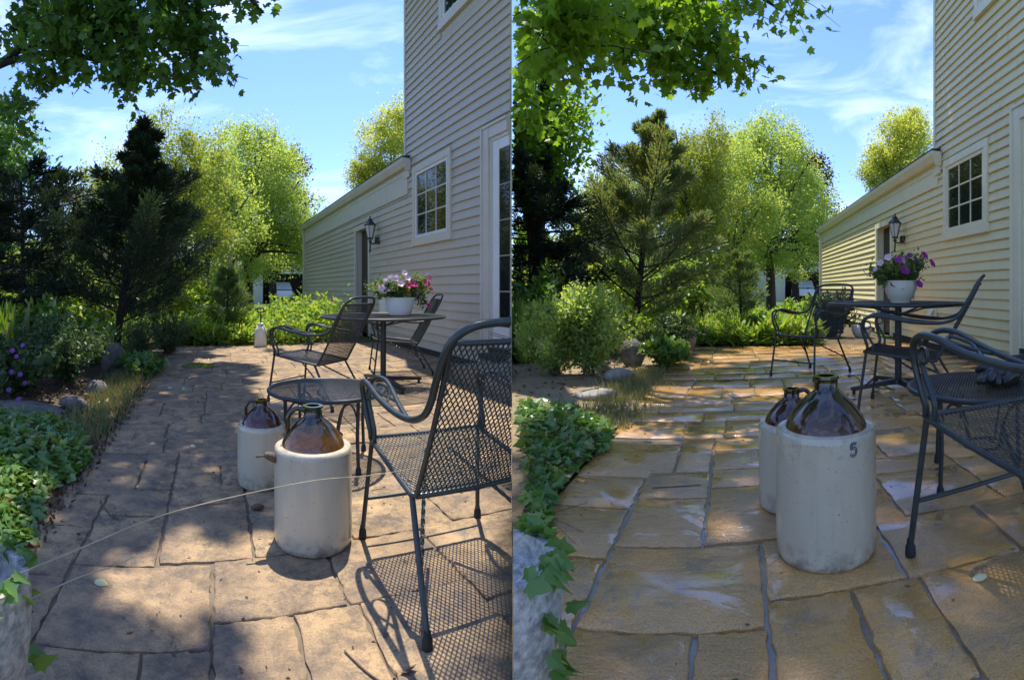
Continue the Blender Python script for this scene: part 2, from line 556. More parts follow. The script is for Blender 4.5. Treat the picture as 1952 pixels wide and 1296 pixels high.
LM['plum'] = leafmat('purple_plum_leaf', (0.030, 0.012, 0.016), (0.060, 0.022, 0.022), 0.3, tint=(1.6, 0.7, 0.6))
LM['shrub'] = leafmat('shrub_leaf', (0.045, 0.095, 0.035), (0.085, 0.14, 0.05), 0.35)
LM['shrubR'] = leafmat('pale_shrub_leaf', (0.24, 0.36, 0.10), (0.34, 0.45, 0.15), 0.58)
LM['weed'] = leafmat('lush_weed_leaf', (0.16, 0.30, 0.035), (0.28, 0.41, 0.075), 0.5, c3=(0.38, 0.40, 0.18))
LM['petun'] = leafmat('petunia_leaf', (0.10, 0.17, 0.045), (0.17, 0.23, 0.07), 0.42)
LM['drygrass'] = leafmat('dry_grass_blade', (0.30, 0.24, 0.11), (0.12, 0.19, 0.04), 0.3, tint=(1.2, 1.1, 0.7))
LM['litter'] = leafmat('brown_leaf_litter', (0.16, 0.09, 0.045), (0.09, 0.055, 0.03), 0.15, tint=(1.2, 0.9, 0.6))
LM['sjun'] = leafmat('young_juniper_needle', (0.11, 0.18, 0.06), (0.17, 0.25, 0.09), 0.38, 0.6)
FL = {'pink': leafmat('pale_pink_petunia', (0.72, 0.50, 0.60), (0.78, 0.60, 0.68), 0.4, tint=(1.1, 1, 1.1)),
      'magenta': leafmat('magenta_petunia', (0.50, 0.03, 0.16), (0.58, 0.06, 0.24), 0.35, tint=(1.2, 0.8, 1)),
      'purple': leafmat('dark_purple_petunia', (0.06, 0.012, 0.09), (0.09, 0.02, 0.12), 0.25, tint=(1, 1, 1)),
      'violet': leafmat('violet_petunia', (0.28, 0.015, 0.22), (0.36, 0.04, 0.30), 0.35, tint=(1.2, 0.8, 1.1)),
      'geran': leafmat('geranium_violet', (0.26, 0.06, 0.36), (0.32, 0.09, 0.42), 0.35, tint=(1.2, 0.9, 1.2))}

# ------------------------------------------------------------------ leaf clouds (numpy)
def half(pts):
    """outline of a leaf half from base to tip -> folded leaf: two n-gons"""
    n = len(pts)
    V = [(x, y, -0.25 * abs(x)) for x, y in pts] + [(-x, y, -0.25 * abs(x)) for x, y in pts[1:-1]]
    f1 = list(range(n))
    f2 = [0] + [n - 1] + list(range(n + n - 3, n - 1, -1))
    return np.array(V), [f1, f2]


T_MAPLE = half([(0, 0), (0.22, -0.02), (0.50, 0.16), (0.33, 0.34), (0.52, 0.62), (0.24, 0.60), (0.15, 0.74), (0, 1.0)])
T_IVY = half([(0, 0), (0.20, -0.10), (0.36, -0.02), (0.33, 0.13), (0.50, 0.30), (0.29, 0.42), (0.20, 0.66), (0, 0.98)])
T_CHEAP = half([(0, 0), (0.36, -0.02), (0.46, 0.30), (0.25, 0.5), (0, 1.0)])
T_OVAL = half([(0, 0), (0.26, 0.32), (0.20, 0.70), (0, 1.0)])
T_LONG = half([(0, 0), (0.11, 0.4), (0, 1.0)])
T_FAR = (np.array([(0, 0, 0), (.24, .45, .04), (0, 1.0, 0), (-.24, .5, .04)]), [[0, 1, 2, 3]])
T_BLADE = (np.array([(-0.05, 0, 0), (0.05, 0, 0), (0.0, 1, 0)]), [[0, 1, 2]])
T_NEEDLE = (np.array([(-0.035, 0, 0), (0.035, 0, 0), (0.025, 0.75, 0.05), (0, 1, 0.1), (-0.025, 0.75, 0.05)]), [[0, 1, 2, 3, 4]])
T_FINE = (np.array([(0, 0, 0), (.07, .4, 0), (.015, .45, .01), (.09, .8, 0), (0, 1.0, 0), (-.08, .72, 0), (-.015, .4, .01), (-.075, .32, 0)]), [[0, 1, 2, 3, 4, 5, 6, 7]])
T_SPRAY = (np.array([(0, 0, 0), (0.10, 0.35, 0), (0.02, 0.40, 0.01), (0.13, 0.72, 0), (0.01, 0.68, 0.01), (0, 1.0, 0), (-0.03, 0.66, 0.01), (-0.14, 0.62, 0), (-0.02, 0.36, 0.01), (-0.11, 0.28, 0)]), [[0, 1, 2, 3, 4, 5, 6, 7, 8, 9]])


def frames_from(d, roll):
    """rotation matrices whose Y axis is d, rolled about it"""
    d = d / np.maximum(np.linalg.norm(d, axis=1, keepdims=True), 1e-9)
    up = np.tile(np.array([[0, 0, 1.0]]), (len(d), 1))
    up[np.abs(d[:, 2]) > 0.97] = (1, 0, 0)
    x = np.cross(d, up); x /= np.linalg.norm(x, axis=1, keepdims=True)
    z = np.cross(x, d)
    c = np.cos(roll)[:, None]; s = np.sin(roll)[:, None]
    x2 = x * c + z * s
    z2 = -x * s + z * c
    return np.stack([x2, d, z2], 2)


def cloud_mesh(name, tmpl, P, D, size, mat, roll=None):
    V, F = tmpl
    n = len(P); k = len(V)
    if roll is None: roll = RNG.normal(0, 0.7, n)
    R = frames_from(np.asarray(D, float), roll)
    sz = np.asarray(size, float).reshape(-1, 1, 1) if np.ndim(size) else np.full((n, 1, 1), size)
    verts = np.einsum('nij,kj->nki', R, V) * sz + np.asarray(P)[:, None, :]
    verts = verts.reshape(-1, 3)
    me = bpy.data.meshes.new(name)
    me.vertices.add(n * k)
    me.vertices.foreach_set('co', verts.astype(np.float32).ravel())
    fl = [len(f) for f in F]
    loopt = np.concatenate([np.array(f) for f in F])
    L = len(loopt)
    loops = (loopt[None, :] + (np.arange(n) * k)[:, None]).ravel()
    starts = (np.concatenate([[0], np.cumsum(fl)[:-1]])[None, :] + (np.arange(n) * L)[:, None]).ravel()
    me.loops.add(n * L)
    me.loops.foreach_set('vertex_index', loops.astype(np.int32))
    me.polygons.add(n * len(F))
    me.polygons.foreach_set('loop_start', starts.astype(np.int32))
    me.update(calc_edges=True)
    me.materials.append(mat)
    return me


def clipx(s, P, m=0.03):
    """foliage of each garden stays on its own side of the dividing line x = 0"""
    return P[:, 0] > m if s == 'R' else P[:, 0] < -m


def cloud(name, tmpl, P, D, size, mat, parent=None, stuff=True):
    o = link(name, cloud_mesh(name, tmpl, P, D, size, mat), None)
    if parent:
        o.parent = parent
        o.matrix_parent_inverse = parent.matrix_basis.inverted() if False else Matrix.Translation(-parent.location) if parent.rotation_euler.z == 0 else (Matrix.Translation(parent.location) @ Matrix.Rotation(parent.rotation_euler.z, 4, 'Z')).inverted()
    if stuff: o['kind'] = 'stuff'
    return o


def wpart(mb, name, mat, parent, smooth=60):
    """a part whose vertices are in world coordinates"""
    o = mb.build(name, mat, None, smooth=smooth)
    o.parent = parent
    o.matrix_parent_inverse = (Matrix.Translation(parent.location) @ Matrix.Rotation(parent.rotation_euler.z, 4, 'Z')).inverted()
    return o


def rand_dirs(n, up=0.0):
    d = RNG.normal(0, 1, (n, 3)); d /= np.linalg.norm(d, axis=1, keepdims=True)
    d[:, 2] += up
    return d


def in_ellipsoid(n, c, r, shell=0.35):
    d = rand_dirs(n)
    q = RNG.uniform(0, 1, n) ** shell
    return np.asarray(c)[None, :] + d * q[:, None] * np.asarray(r)[None, :]


def clumped(n, c, r, nclump, spread, shell=0.4):
    cc = in_ellipsoid(nclump, c, r, shell)
    i = RNG.integers(0, nclump, n)
    return cc[i] + RNG.normal(0, 1, (n, 3)) * spread * RNG.uniform(0.5, 1.3, (nclump, 1))[i]


def leaf_parts(parent, name, tmpl, P, D, size, mat, eye, limit=300):
    """the largest-showing leaves as parts of their own; returns a mask of the rest"""
    dist = np.linalg.norm(P - np.asarray(eye), axis=1) / np.asarray(size)
    idx = np.argsort(dist)[:limit]
    V, F = tmpl
    me = bpy.data.meshes.new(name)
    me.from_pydata([tuple(v) for v in V], [], F)
    me.materials.append(mat)
    R = frames_from(D[idx], RNG.normal(0, 0.7, len(idx)))
    inv = (Matrix.Translation(parent.location) @ Matrix.Rotation(parent.rotation_euler.z, 4, 'Z')).inverted()
    for j, i in enumerate(idx):
        o = bpy.data.objects.new(name, me)
        COL.objects.link(o)
        o.parent = parent
        m = Matrix([[*R[j][0], 0], [*R[j][1], 0], [*R[j][2], 0], [0, 0, 0, 1]])
        o.matrix_basis = inv @ Matrix.Translation(Vector(P[i])) @ m @ Matrix.Scale(float(size[i]), 4)
    keep = np.ones(len(P), bool); keep[idx] = False
    return keep


# ------------------------------------------------------------------ ground
def grid_mesh(s, u0, u1, v0, v1, nu, nv, amp, zb, clip=None):
    mb = MB()
    idx = {}
    for j in range(nv + 1):
        for i in range(nu + 1):
            u = u0 + (u1 - u0) * i / nu; v = v0 + (v1 - v0) * j / nv
            z = zb + amp * (sin(u * 3.1 + v * 1.7) * 0.4 + sin(u * 7.3 - v * 5.1) * 0.25 + random.uniform(-.35, .35))
            p = loc(s, u, v, z)
            if clip == 'R' and p.x < 0.0004: p.x = 0.0004
            idx[i, j] = len(mb.v); mb.v.append(tuple(p))
    for j in range(nv):
        for i in range(nu):
            q = [idx[i, j], idx[i + 1, j], idx[i + 1, j + 1], idx[i, j + 1]]
            P = [mb.v[k] for k in q]
            if clip == 'R' and max(p[0] for p in P) <= 0.00041: continue
            mb.f.append(q); mb.m.append(0)
    return mb


g = MB().add([(-260, -30, -0.06), (260, -30, -0.06), (260, 420, -0.06), (-260, 420, -0.06)], [(0, 1, 2, 3)])
tag(g.build('lawn', MT['lawn']), kind='structure')
g = MB().prism([(0.0003, -3), (60, -3), (60, 75), (0.0003, 75)], -0.05, GZ['R'] - 0.035)
tag(g.build('raised_lawn', MT['lawn']), kind='structure')
tag(grid_mesh('L', -6, -0.70, -1, 13, 40, 90, 0.03, -0.02).build('planting_bed', MT['soilL'], smooth=180), kind='structure')
tag(grid_mesh('L', -0.7, 3.0, 9.0, 13, 24, 24, 0.03, -0.02).build('planting_bed', MT['soilL'], smooth=180), kind='structure')
tag(grid_mesh('R', -6, -0.74, 0.4, 13, 60, 110, 0.03, -0.005, 'R').build('planting_bed', MT['soilR'], smooth=180), kind='structure')
tag(grid_mesh('R', -0.74, 2.7, 7.9, 13, 24, 24, 0.03, -0.01).build('planting_bed', MT['soilL'], smooth=180), kind='structure')


# ------------------------------------------------------------------ patios of stamped stones
def clip_poly(P, s):
    """keep the part of a local polygon on the patio's own side of x = 0"""
    a = PSI[s]
    sg = -1 if s == 'L' else 1
    f = lambda p: sg * (p[0] * cos(a) + p[1] * sin(a)) - 0.0004
    out = []
    for i in range(len(P)):
        p, q = P[i], P[(i + 1) % len(P)]
        fp, fq = f(p), f(q)
        if fp >= 0: out.append(p)
        if (fp >= 0) != (fq >= 0):
            k = fp / (fp - fq)
            out.append((p[0] + (q[0] - p[0]) * k, p[1] + (q[1] - p[1]) * k))
    return out


NEAR = [  # u0, v0, u1, v1 of the stones nearest the camera
    (-.50, 1.42, .0, 1.86), (.0, 1.53, .43, 1.88), (.0, 1.10, .25, 1.53), (.25, 1.10, .46, 1.53), (.43, 1.53, .84, 1.93), (.46, 1.02, .84, 1.53),
    (.84, 1.40, 1.30, 1.95), (-.50, .95, -.19, 1.42), (-.19, .95, .0, 1.42), (-.75, .95, -.50, 1.32), (-.75, 1.32, -.50, 1.77), (-.75, 1.77, -.50, 2.16),
    (-.50, 1.86, -.20, 2.27), (-.75, 2.16, -.50, 2.50), (-.50, 2.27, -.20, 2.57), (-.75, 2.50, -.38, 3.02), (-.38, 2.57, -.20, 3.14),
    (-.20, 1.88, .16, 2.38), (.16, 1.88, .56, 2.20), (.56, 1.93, 1.0, 2.38), (.16, 2.20, .56, 2.60), (-.20, 2.38, .16, 2.60),
    (-.20, 2.60, .05, 2.88), (.05, 2.60, .42, 2.88), (.42, 2.60, .70, 3.14), (-.20, 2.88, .42, 3.14), (.56, 2.38, 1.0, 2.60), (.70, 2.60, 1.15, 3.0)]


def ashlar(u0, u1, v0, v1, rnd):
    out = []
    v = v0
    while v < v1 - 0.05:
        h = rnd.choice([0.22, 0.30, 0.38, 0.46, 0.26]) * (1.0 + 0.04 * max(0, v - 3))
        if v + h > v1 - 0.15: h = v1 - v
        u = u0
        while u < u1 - 0.05:
            w = rnd.uniform(0.28, 0.75)
            if u + w > u1 - 0.2: w = u1 - u
            if h > 0.4 and w > 0.5 and rnd.random() < 0.45:
                k = rnd.uniform(0.4, 0.6)
                out.append((u, v, u + w, v + h * k)); out.append((u, v + h * k, u + w, v + h))
            elif h > 0.36 and rnd.random() < 0.2:
                k = rnd.uniform(0.35, 0.65)
                out.append((u, v, u + w * k, v + h)); out.append((u + w * k, v, u + w, v + h))
            else:
                out.append((u, v, u + w, v + h))
            u += w
        v += h
    return out


def patio(s, mat, jmat, uleft, uright, vfar, du, dv, far_u):
    rnd = random.Random(5)
    root = MB().prism(clip_poly([(uleft, -1.2), (uright, -1.2), (uright, vfar), (far_u, vfar), (uleft, vfar - 0.1)], s), -0.09 if s == 'L' else -0.17, -0.011)
    o = root.build('patio', jmat, None, loc(s, 0, 0), -PSI[s])
    tag(o, kind='structure')
    bend = lambda u, v: v + 0.13 * (u - du) - 0.16 * max(0, u - du) ** 2 * max(0, 1 - v / 6)
    R = [(a + du, b + dv, c + du, d + dv) for a, b, c, d in NEAR]
    R = [(uleft if a - du < -.7 else a, b, c, d) for a, b, c, d in R]
    R += ashlar(1.0 + du, uright, 1.95 + dv, 3.14 + dv, rnd)
    R += ashlar(1.30 + du, uright, 0.6 + dv, 1.95 + dv, rnd)
    R += ashlar(uleft, 1.4, -0.6, 0.95 + dv, rnd)
    R += ashlar(uleft, uright, 3.14 + dv, vfar, rnd)
    for (u0, v0, u1, v1) in R:
        r = sqrt(((u0 + u1) / 2) ** 2 + ((v0 + v1) / 2) ** 2)
        m = 11 if r < 3 else 5
        gap = rnd.uniform(0.003, 0.007) if s == 'L' else rnd.uniform(0.004, 0.008)
        gv = gap * (.55 if s == 'L' else .7)
        uu0, vv0, uu1, vv1 = u0 + gap, v0 + gv, u1 - gap, v1 - gv
        ring = []
        A = [(uu0, vv0), (uu1, vv0), (uu1, vv1), (uu0, vv1)]
        for k in range(4):
            p, q = A[k], A[(k + 1) % 4]
            for i in range(m):
                tt = i / m
                x = p[0] + (q[0] - p[0]) * tt; y = p[1] + (q[1] - p[1]) * tt
                j = 0.0055
                rr = min(tt, 1 - tt) * 6
                ring.append((x + rnd.uniform(-j, j), y + rnd.uniform(-j, j)))
        ring = [(x, bend(x, y)) for x, y in ring]
        if max(y for x, y in ring) > vfar + 0.02: ring = [(x, min(y, vfar)) for x, y in ring]
        ring = clip_poly(ring, s)
        if len(ring) < 3: continue
        cx = sum(p[0] for p in ring) / len(ring); cy = sum(p[1] for p in ring) / len(ring)
        on = [abs(x * cos(PSI[s]) + y * sin(PSI[s])) < 0.0012 for x, y in ring]
        ins = lambda w: [(x, y) if on[i] else (x + (cx - x) * w / max(0.05, sqrt((x - cx) ** 2 + (y - cy) ** 2)), y + (cy - y) * w / max(0.05, sqrt((x - cx) ** 2 + (y - cy) ** 2))) for i, (x, y) in enumerate(ring)]
        z = rnd.uniform(-0.001, 0.0018)
        n = len(ring)
        r1, r2 = ins(0.0015), ins(0.006 + rnd.uniform(0, .003))
        vs = [(x, y, -0.012) for x, y in ring] + [(x, y, -0.0028 + z) for x, y in r1] + [(x, y, z) for x, y in r2]
        fs = [tuple(range(2 * n, 3 * n))]
        for lv in (0, 1):
            for i in range(n):
                i2 = (i + 1) % n
                fs.append((lv * n + i, lv * n + i2, (lv + 1) * n + i2, (lv + 1) * n + i))
        mb = MB().add(vs, fs)
        st = mb.build('paving_stone', mat, o, smooth=50)
    return o


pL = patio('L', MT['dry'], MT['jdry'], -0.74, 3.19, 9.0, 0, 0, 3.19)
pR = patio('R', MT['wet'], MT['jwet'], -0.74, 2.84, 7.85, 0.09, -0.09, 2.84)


# ------------------------------------------------------------------ the two houses
def house(s, P):
    a = WALL[s]
    sid = MT['sid' + s]; trim = MT['trim' + s]
    root = empty('house', loc(s, a, P['main']), -PSI[s], P['label'], 'house')
    o_u, o_v = a, P['main']

    def pt(mb, name, m, parent=root, smooth=None, off=True):
        if off:
            mb.v = [(x - o_u, y - o_v, z) for x, y, z in mb.v]
        return mb.build(name, m, parent, smooth=smooth)

    vn, vm, vf, zt = P['near'], P['main'], P['far'], P['top']
    # wall cores
    if s == 'L':
        foot = [(a, vn), (a, vm), (vm * tan(0.586) - 0.06, vm)]
    else:
        foot = [(a, vn), (a, vm), (a + 5, vm), (a + 5, vn)]
    pt(MB().prism(foot, -0.1, zt), 'wall', sid)
    g0, g1, gz = P['gdoor']
    d = 2.1
    pt(MB().prism([(a, vm + 0.004), (a, g0), (a + 0.14, g0), (a + 0.14, vm + 0.004)], -0.1, P['fb'] + 0.5)
       .prism([(a, g1), (a, vf), (a + 0.14, vf), (a + 0.14, g1)], -0.1, P['fb'] + 0.5)
       .prism([(a, g0), (a, g1), (a + 0.14, g1), (a + 0.14, g0)], gz, P['fb'] + 0.5)
       .prism([(a + 0.145, vf - 0.14), (a + 0.145, vf), (a + d, vf), (a + d, vf - 0.14)], -0.1, P['fb'] + 0.5), 'wall', sid)
    pt(MB().box(a + 0.142, g0 - 0.5, 0.0, a + 0.9, g1 + 0.7, gz + 0.2).box(a + 1.0, vm + 0.01, -0.05, a + d, vf - 0.2, P['fb'] + 0.45), 'interior', MT['dark'])
    # clapboards, each one a part, cut round the openings
    rnd = random.Random(3)
    ex = P['ex']
    z = P['z0']
    row = 0
    while z < zt - 0.02:
        spans = [(vn + 0.01, vf - 0.09)] if z < P['fb'] - 0.02 else [(vn + 0.01, vm - 0.05)]
        for (o0, o1, oz0, oz1) in P['open']:
            if z + ex > oz0 + 0.01 and z < oz1 - 0.01:
                ns = []
                for p, q in spans:
                    if o1 <= p or o0 >= q: ns.append((p, q)); continue
                    if o0 - p > 0.02: ns.append((p, o0))
                    if q - o1 > 0.02: ns.append((o1, q))
                spans = ns
        top = min(z + ex + 0.012, P['fb'] + 0.01 if z < P['fb'] - 0.02 else zt)
        for p, q in spans:
            cuts = [p]
            while q - cuts[-1] > 4.2:
                cuts.append(cuts[-1] + rnd.uniform(2.2, 3.7))
            cuts.append(q)
            if len(cuts) > 2 and cuts[-1] - cuts[-2] < 0.3: cuts.pop(-2)
            for i in range(len(cuts) - 1):
                c0 = cuts[i] + (0.0025 if i else 0); c1 = cuts[i + 1] - (0.0025 if i < len(cuts) - 2 else 0)
                k = rnd.uniform(-0.003, 0.003)
                prof = [(a - 0.001, z), (a - 0.027 + k, z), (a - 0.029 + k, z + 0.007), (a - 0.006, top - 0.012), (a - 0.003, top), (a - 0.001, top)]
                mb = MB()
                n = len(prof)
                vs = [(x, c0, zz) for x, zz in prof] + [(x, c1, zz) for x, zz in prof]
                mb.add(vs, [tuple(range(n)), tuple(range(n, 2 * n))[::-1]] + [(j, n + j, n + (j + 1) % n, (j + 1) % n) for j in range(n)])
                pt(mb, 'clapboard', sid)
        z += ex
        row += 1
    # foundation strip
    pt(MB().box(a - 0.012, vn, -0.05, a - 0.001, g0 - 0.1, P['z0'] - 0.002).box(a - 0.012, g1 + 0.1, -0.05, a - 0.001, vf, P['z0'] - 0.002), 'foundation', MT['found'])
    # corner boards
    pt(MB().box(a - 0.032, vm - 0.045, P['fb'] + 0.42, a - 0.002, vm + 0.012, zt), 'corner_board', trim)
    pt(MB().box(a - 0.034, vf - 0.085, P['z0'], a - 0.002, vf + 0.012, P['fb'] - 0.003), 'corner_board', trim)
    # windows
    for (v0, v1, z0, z1, cols, rows) in P['win']:
        w = empty('window', (a - o_u, 0, 0), 0); w.parent = root; w.location = (0, 0, 0)
        c = P['case']
        f = MB()
        f.box(a - 0.045, v0, z0, a - 0.002, v0 + c, z1).box(a - 0.045, v1 - c, z0, a - 0.002, v1, z1)
        f.box(a - 0.047, v0 - .002, z1 - c, a - 0.002, v1 + .002, z1 + .002).box(a - 0.055, v0 - 0.012, z0 - 0.02, a - 0.002, v1 + 0.012, z0 + c)
        pt(f, 'frame', trim, w)
        i0, i1, k0, k1 = v0 + c, v1 - c, z0 + c, z1 - c
        t = 0.05
        f = MB().box(a - 0.034, i0, k0, a - 0.002, i0 + t, k1).box(a - 0.034, i1 - t, k0, a - 0.002, i1, k1)
        f.box(a - 0.032, i0 + t, k0, a - 0.002, i1 - t, k0 + t).box(a - 0.032, i0 + t, k1 - t, a - 0.002, i1 - t, k1)
        pt(f, 'sash', MT['white'] if s == 'L' else trim, w)
        i0 += t; i1 -= t; k0 += t; k1 -= t
        f = MB()
        for j in range(1, cols): f.box(a - 0.024, i0 + (i1 - i0) * j / cols - 0.010, k0, a - 0.012, i0 + (i1 - i0) * j / cols + 0.010, k1)
        for j in range(1, rows): f.box(a - 0.023, i0, k0 + (k1 - k0) * j / rows - 0.010, a - 0.0125, i1, k0 + (k1 - k0) * j / rows + 0.010)
        pt(f, 'muntin', trim, w)
        for i in range(cols):
            for j in range(rows):
                y0 = i0 + (i1 - i0) * i / cols; y1 = i0 + (i1 - i0) * (i + 1) / cols
                q0 = k0 + (k1 - k0) * j / rows; q1 = k0 + (k1 - k0) * (j + 1) / rows
                pt(MB().box(a - 0.014, y0 + 0.004, q0 + 0.004, a - 0.003 - rnd.uniform(0, 0.001), y1 - 0.004, q1 - 0.004), 'pane', MT['glass'], w)
    # garage side door: casing, leaf standing open
    dr = empty('door', (0, 0, 0)); dr.parent = root
    c = 0.10
    pt(MB().box(a - 0.045, g0 - c, 0.02, a + 0.02, g0, gz + c).box(a - 0.045, g1, 0.02, a + 0.02, g1 + c, gz + c).box(a - 0.043, g0, gz, a + 0.02, g1, gz + c), 'frame', trim, dr)
    pt(MB().box(a + 0.02, g1 - 0.03, 0.02, a + 0.14, g1 - 0.003, gz).box(a + 0.02, g0 + 0.003, 0.02, a + 0.14, g0 + 0.03, gz), 'jamb', trim, dr)
    pt(MB().box(a + 0.10, g0 + 0.20, 0.02, a + 0.14, g1 - 0.031, gz - 0.004).box(a + 0.092, g0 + 0.26, 1.2, a + 0.10, g1 - 0.1, gz - 0.14).box(a + 0.092, g0 + 0.26, 0.25, a + 0.10, g1 - 0.1, 1.05), 'door_leaf', MT['maroon'], dr)
    pt(MB().lathe([(0, 0), (0.028, 0.0), (0.03, 0.02), (0.015, 0.04), (0, 0.04)], 12, (a + 0.08, g0 + 0.25, 0.98)), 'handle', MT['iron'], dr, 40)
    # glazed patio door at the near end
    if P.get('bdoor'):
        b0, b1, bz0, bz1 = P['bdoor']
        dr = empty('patio_door', (0, 0, 0)); dr.parent = root
        c = 0.16
        pt(MB().box(a - 0.055, b1, bz0 - .12, a - 0.001, b1 + c, bz1 + c).box(a - 0.050, b0, bz1, a - 0.001, b1, bz1 + c).box(a - 0.075, b1 + c - .03, bz0 - .12, a - 0.055, b1 + c, bz1 + c)
           .box(a - 0.07, b0, bz1 + c - .03, a - 0.05, b1 + c - .03, bz1 + c), 'frame', trim, dr)
        pt(MB().box(a - 0.03, b1 - 0.05, bz0, a - 0.001, b1, bz1).box(a - 0.028, b0, bz1 - .05, a - 0.001, b1 - .05, bz1), 'jamb', trim, dr)
        pt(MB().box(a - 0.05, b0, bz0 - 0.05, a + 0.0, b1 + c, bz0), 'sill', MT['found'], dr)
        pt(MB().box(a - 0.02, b1 - 0.19, bz0 + .02, a - 0.001, b1 - 0.052, bz1 - .052).box(a - 0.019, b0, bz0 + .02, a - 0.001, b1 - .19, bz0 + .25).box(a - 0.019, b0, bz1 - .17, a - 0.001, b1 - .19, bz1 - .052), 'door_leaf', MT['white'], dr)
        for k in range(5):
            q = bz0 + .25 + (bz1 - .17 - bz0 - .25) * k / 5; q2 = bz0 + .25 + (bz1 - .17 - bz0 - .25) * (k + 1) / 5
            pt(MB().box(a - 0.010, b0, q + .008, a - 0.002, b1 - .19, q2 - .008), 'pane', MT['glass'], dr)
        pt(MB().box(a - 0.2, b0, bz0 - .12, a - 0.056, b1 - 0.02, bz0 - 0.06), 'threshold', MT['found'], dr)
    # eave of the garage: frieze, soffit, gutter, roof, downspout
    fb, gt = P['fb'], P['gt']
    pt(MB().box(a - 0.036, vm - 0.15, fb, a - 0.001, vf + 0.1, gt - 0.13).box(a - 0.046, vm - 0.15, gt - .24, a - 0.036, vf + .1, gt - .135), 'frieze_board', trim)
    v0 = vm - 0.28
    prof = [(a - 0.05, gt - 0.14), (a - 0.12, gt - 0.14), (a - 0.14, gt - 0.10), (a - 0.165, gt - 0.05), (a - 0.175, gt), (a - 0.165, gt), (a - 0.05, gt - 0.004)]
    n = len(prof)
    vs = [(x, v0, zz) for x, zz in prof] + [(x, vf + 0.15, zz) for x, zz in prof]
    pt(MB().add(vs, [tuple(range(n)), tuple(range(n, 2 * n))[::-1]] + [(j, n + j, n + (j + 1) % n, (j + 1) % n) for j in range(n)]), 'gutter', trim)
    pt(MB().box(a - 0.05, v0 + 0.02, gt - 0.30, a - 0.026, vm - 0.02, gt - 0.01).box(a - 0.13, v0 - 0.012, gt - 0.2, a - 0.03, v0 - 0.001, gt - 0.02), 'fascia_return', trim)
    vs = [(a - 0.16, v0 + 0.02, gt + 0.006), (a + 2.0, vm + 0.02, gt + 0.10), (a + 2.0, vf + 0.2, gt + 0.10), (a - 0.16, vf + 0.2, gt + 0.006)]
    vs = [(a - 0.17, v0 + 0.02, gt + 0.004), (a - 0.03, v0 + 0.02, gt + 0.03), (a - 0.03, vm + .02, gt + 0.03), (a + 2.0, vm + 0.02, gt + 0.10), (a + 2.0, vf + 0.2, gt + 0.10), (a - 0.17, vf + 0.2, gt + 0.004)]
    vs2 = [(x, y, zz + 0.025) for x, y, zz in vs]
    m6 = list(range(6))
    pt(MB().add(vs + vs2, [m6[::-1], [6 + i for i in m6]] + [(i, (i + 1) % 6, 6 + (i + 1) % 6, 6 + i) for i in m6]), 'roof', MT['shingle'])
    pt(MB().tube(smooth_path([(a - 0.11, vf + 0.05, gt - 0.14), (a - 0.10, vf + 0.05, gt - 0.25), (a - 0.06, vf + .04, gt - .42), (a - 0.06, vf + .04, 0.3), (a - 0.10, vf + .04, 0.1)], 4), 0.04, 8), 'downspout', trim, smooth=50)
    # electric outlet, hose bib and dryer vent
    ov, oz = P['outlet']
    pt(MB().box(a - 0.10, ov, oz, a - 0.026, ov + 0.30, oz + 0.34).box(a - 0.11, ov - 0.01, oz + 0.345, a - 0.026, ov + 0.31, oz + 0.37), 'meter_box', MT['white'])
    pt(MB().box(a - 0.07, ov - 1.0, oz - 0.06, a - 0.026, ov - 0.85, oz + 0.09).add([(a - .075, ov - 1.01, oz + .09), (a - .075, ov - .84, oz + .09), (a - .14, ov - .84, oz + .0), (a - .14, ov - 1.01, oz + .0)], [(0, 1, 2, 3)]), 'vent_hood', trim)
    # roof of the main block
    if s == 'L':
        rf = [(a - 0.01, vn - .1), (a - 0.01, vm + 0.01), (vm * tan(0.586) - 0.06, vm + .01), ]
    else:
        rf = [(a - 0.3, vn - 0.3), (a - 0.3, vm + 0.3), (a + 5, vm + 0.3), (a + 5, vn - 0.3)]
    pt(MB().prism(clip_poly(rf, s), zt + 0.002, zt + 0.2), 'roof', MT['shingle'])
    return root


hL = house('L', dict(label='beige clapboard house with low garage wing beside the dry patio', near=4.826, main=8.05, far=17.3, top=5.98, fb=2.57, gt=3.14, z0=0.085, ex=0.122, case=0.10,
                     gdoor=(10.05, 10.98, 2.27), win=[(6.29, 7.66, 1.70, 2.95, 3, 3), (5.5, 6.66, 4.72, 6.1, 2, 2)],
                     open=[(6.29, 7.66, 1.68, 2.95), (5.5, 6.66, 4.70, 6.1), (9.95, 11.08, 0, 2.37), (4.8, 5.42, 0.16, 2.96)],
                     bdoor=(4.86, 5.26, 0.30, 2.80), outlet=(8.85, 0.52)))
hR = house('R', dict(label='pale yellow clapboard house with low garage wing beside the wet patio', near=2.0, main=6.87, far=16.4, top=5.8, fb=2.34, gt=2.80, z0=0.085, ex=0.112, case=0.09,
                     gdoor=(8.95, 9.85, 2.07), win=[(5.22, 6.50, 1.56, 2.63, 3, 3), (4.5, 5.55, 4.16, 5.4, 2, 2)],
                     open=[(5.22, 6.50, 1.54, 2.63), (4.5, 5.55, 4.14, 5.4), (8.85, 9.95, 0, 2.17), (3.4, 4.66, 0.12, 2.80)],
                     bdoor=(3.4, 4.50, 0.26, 2.64), outlet=(7.75, 0.50)))


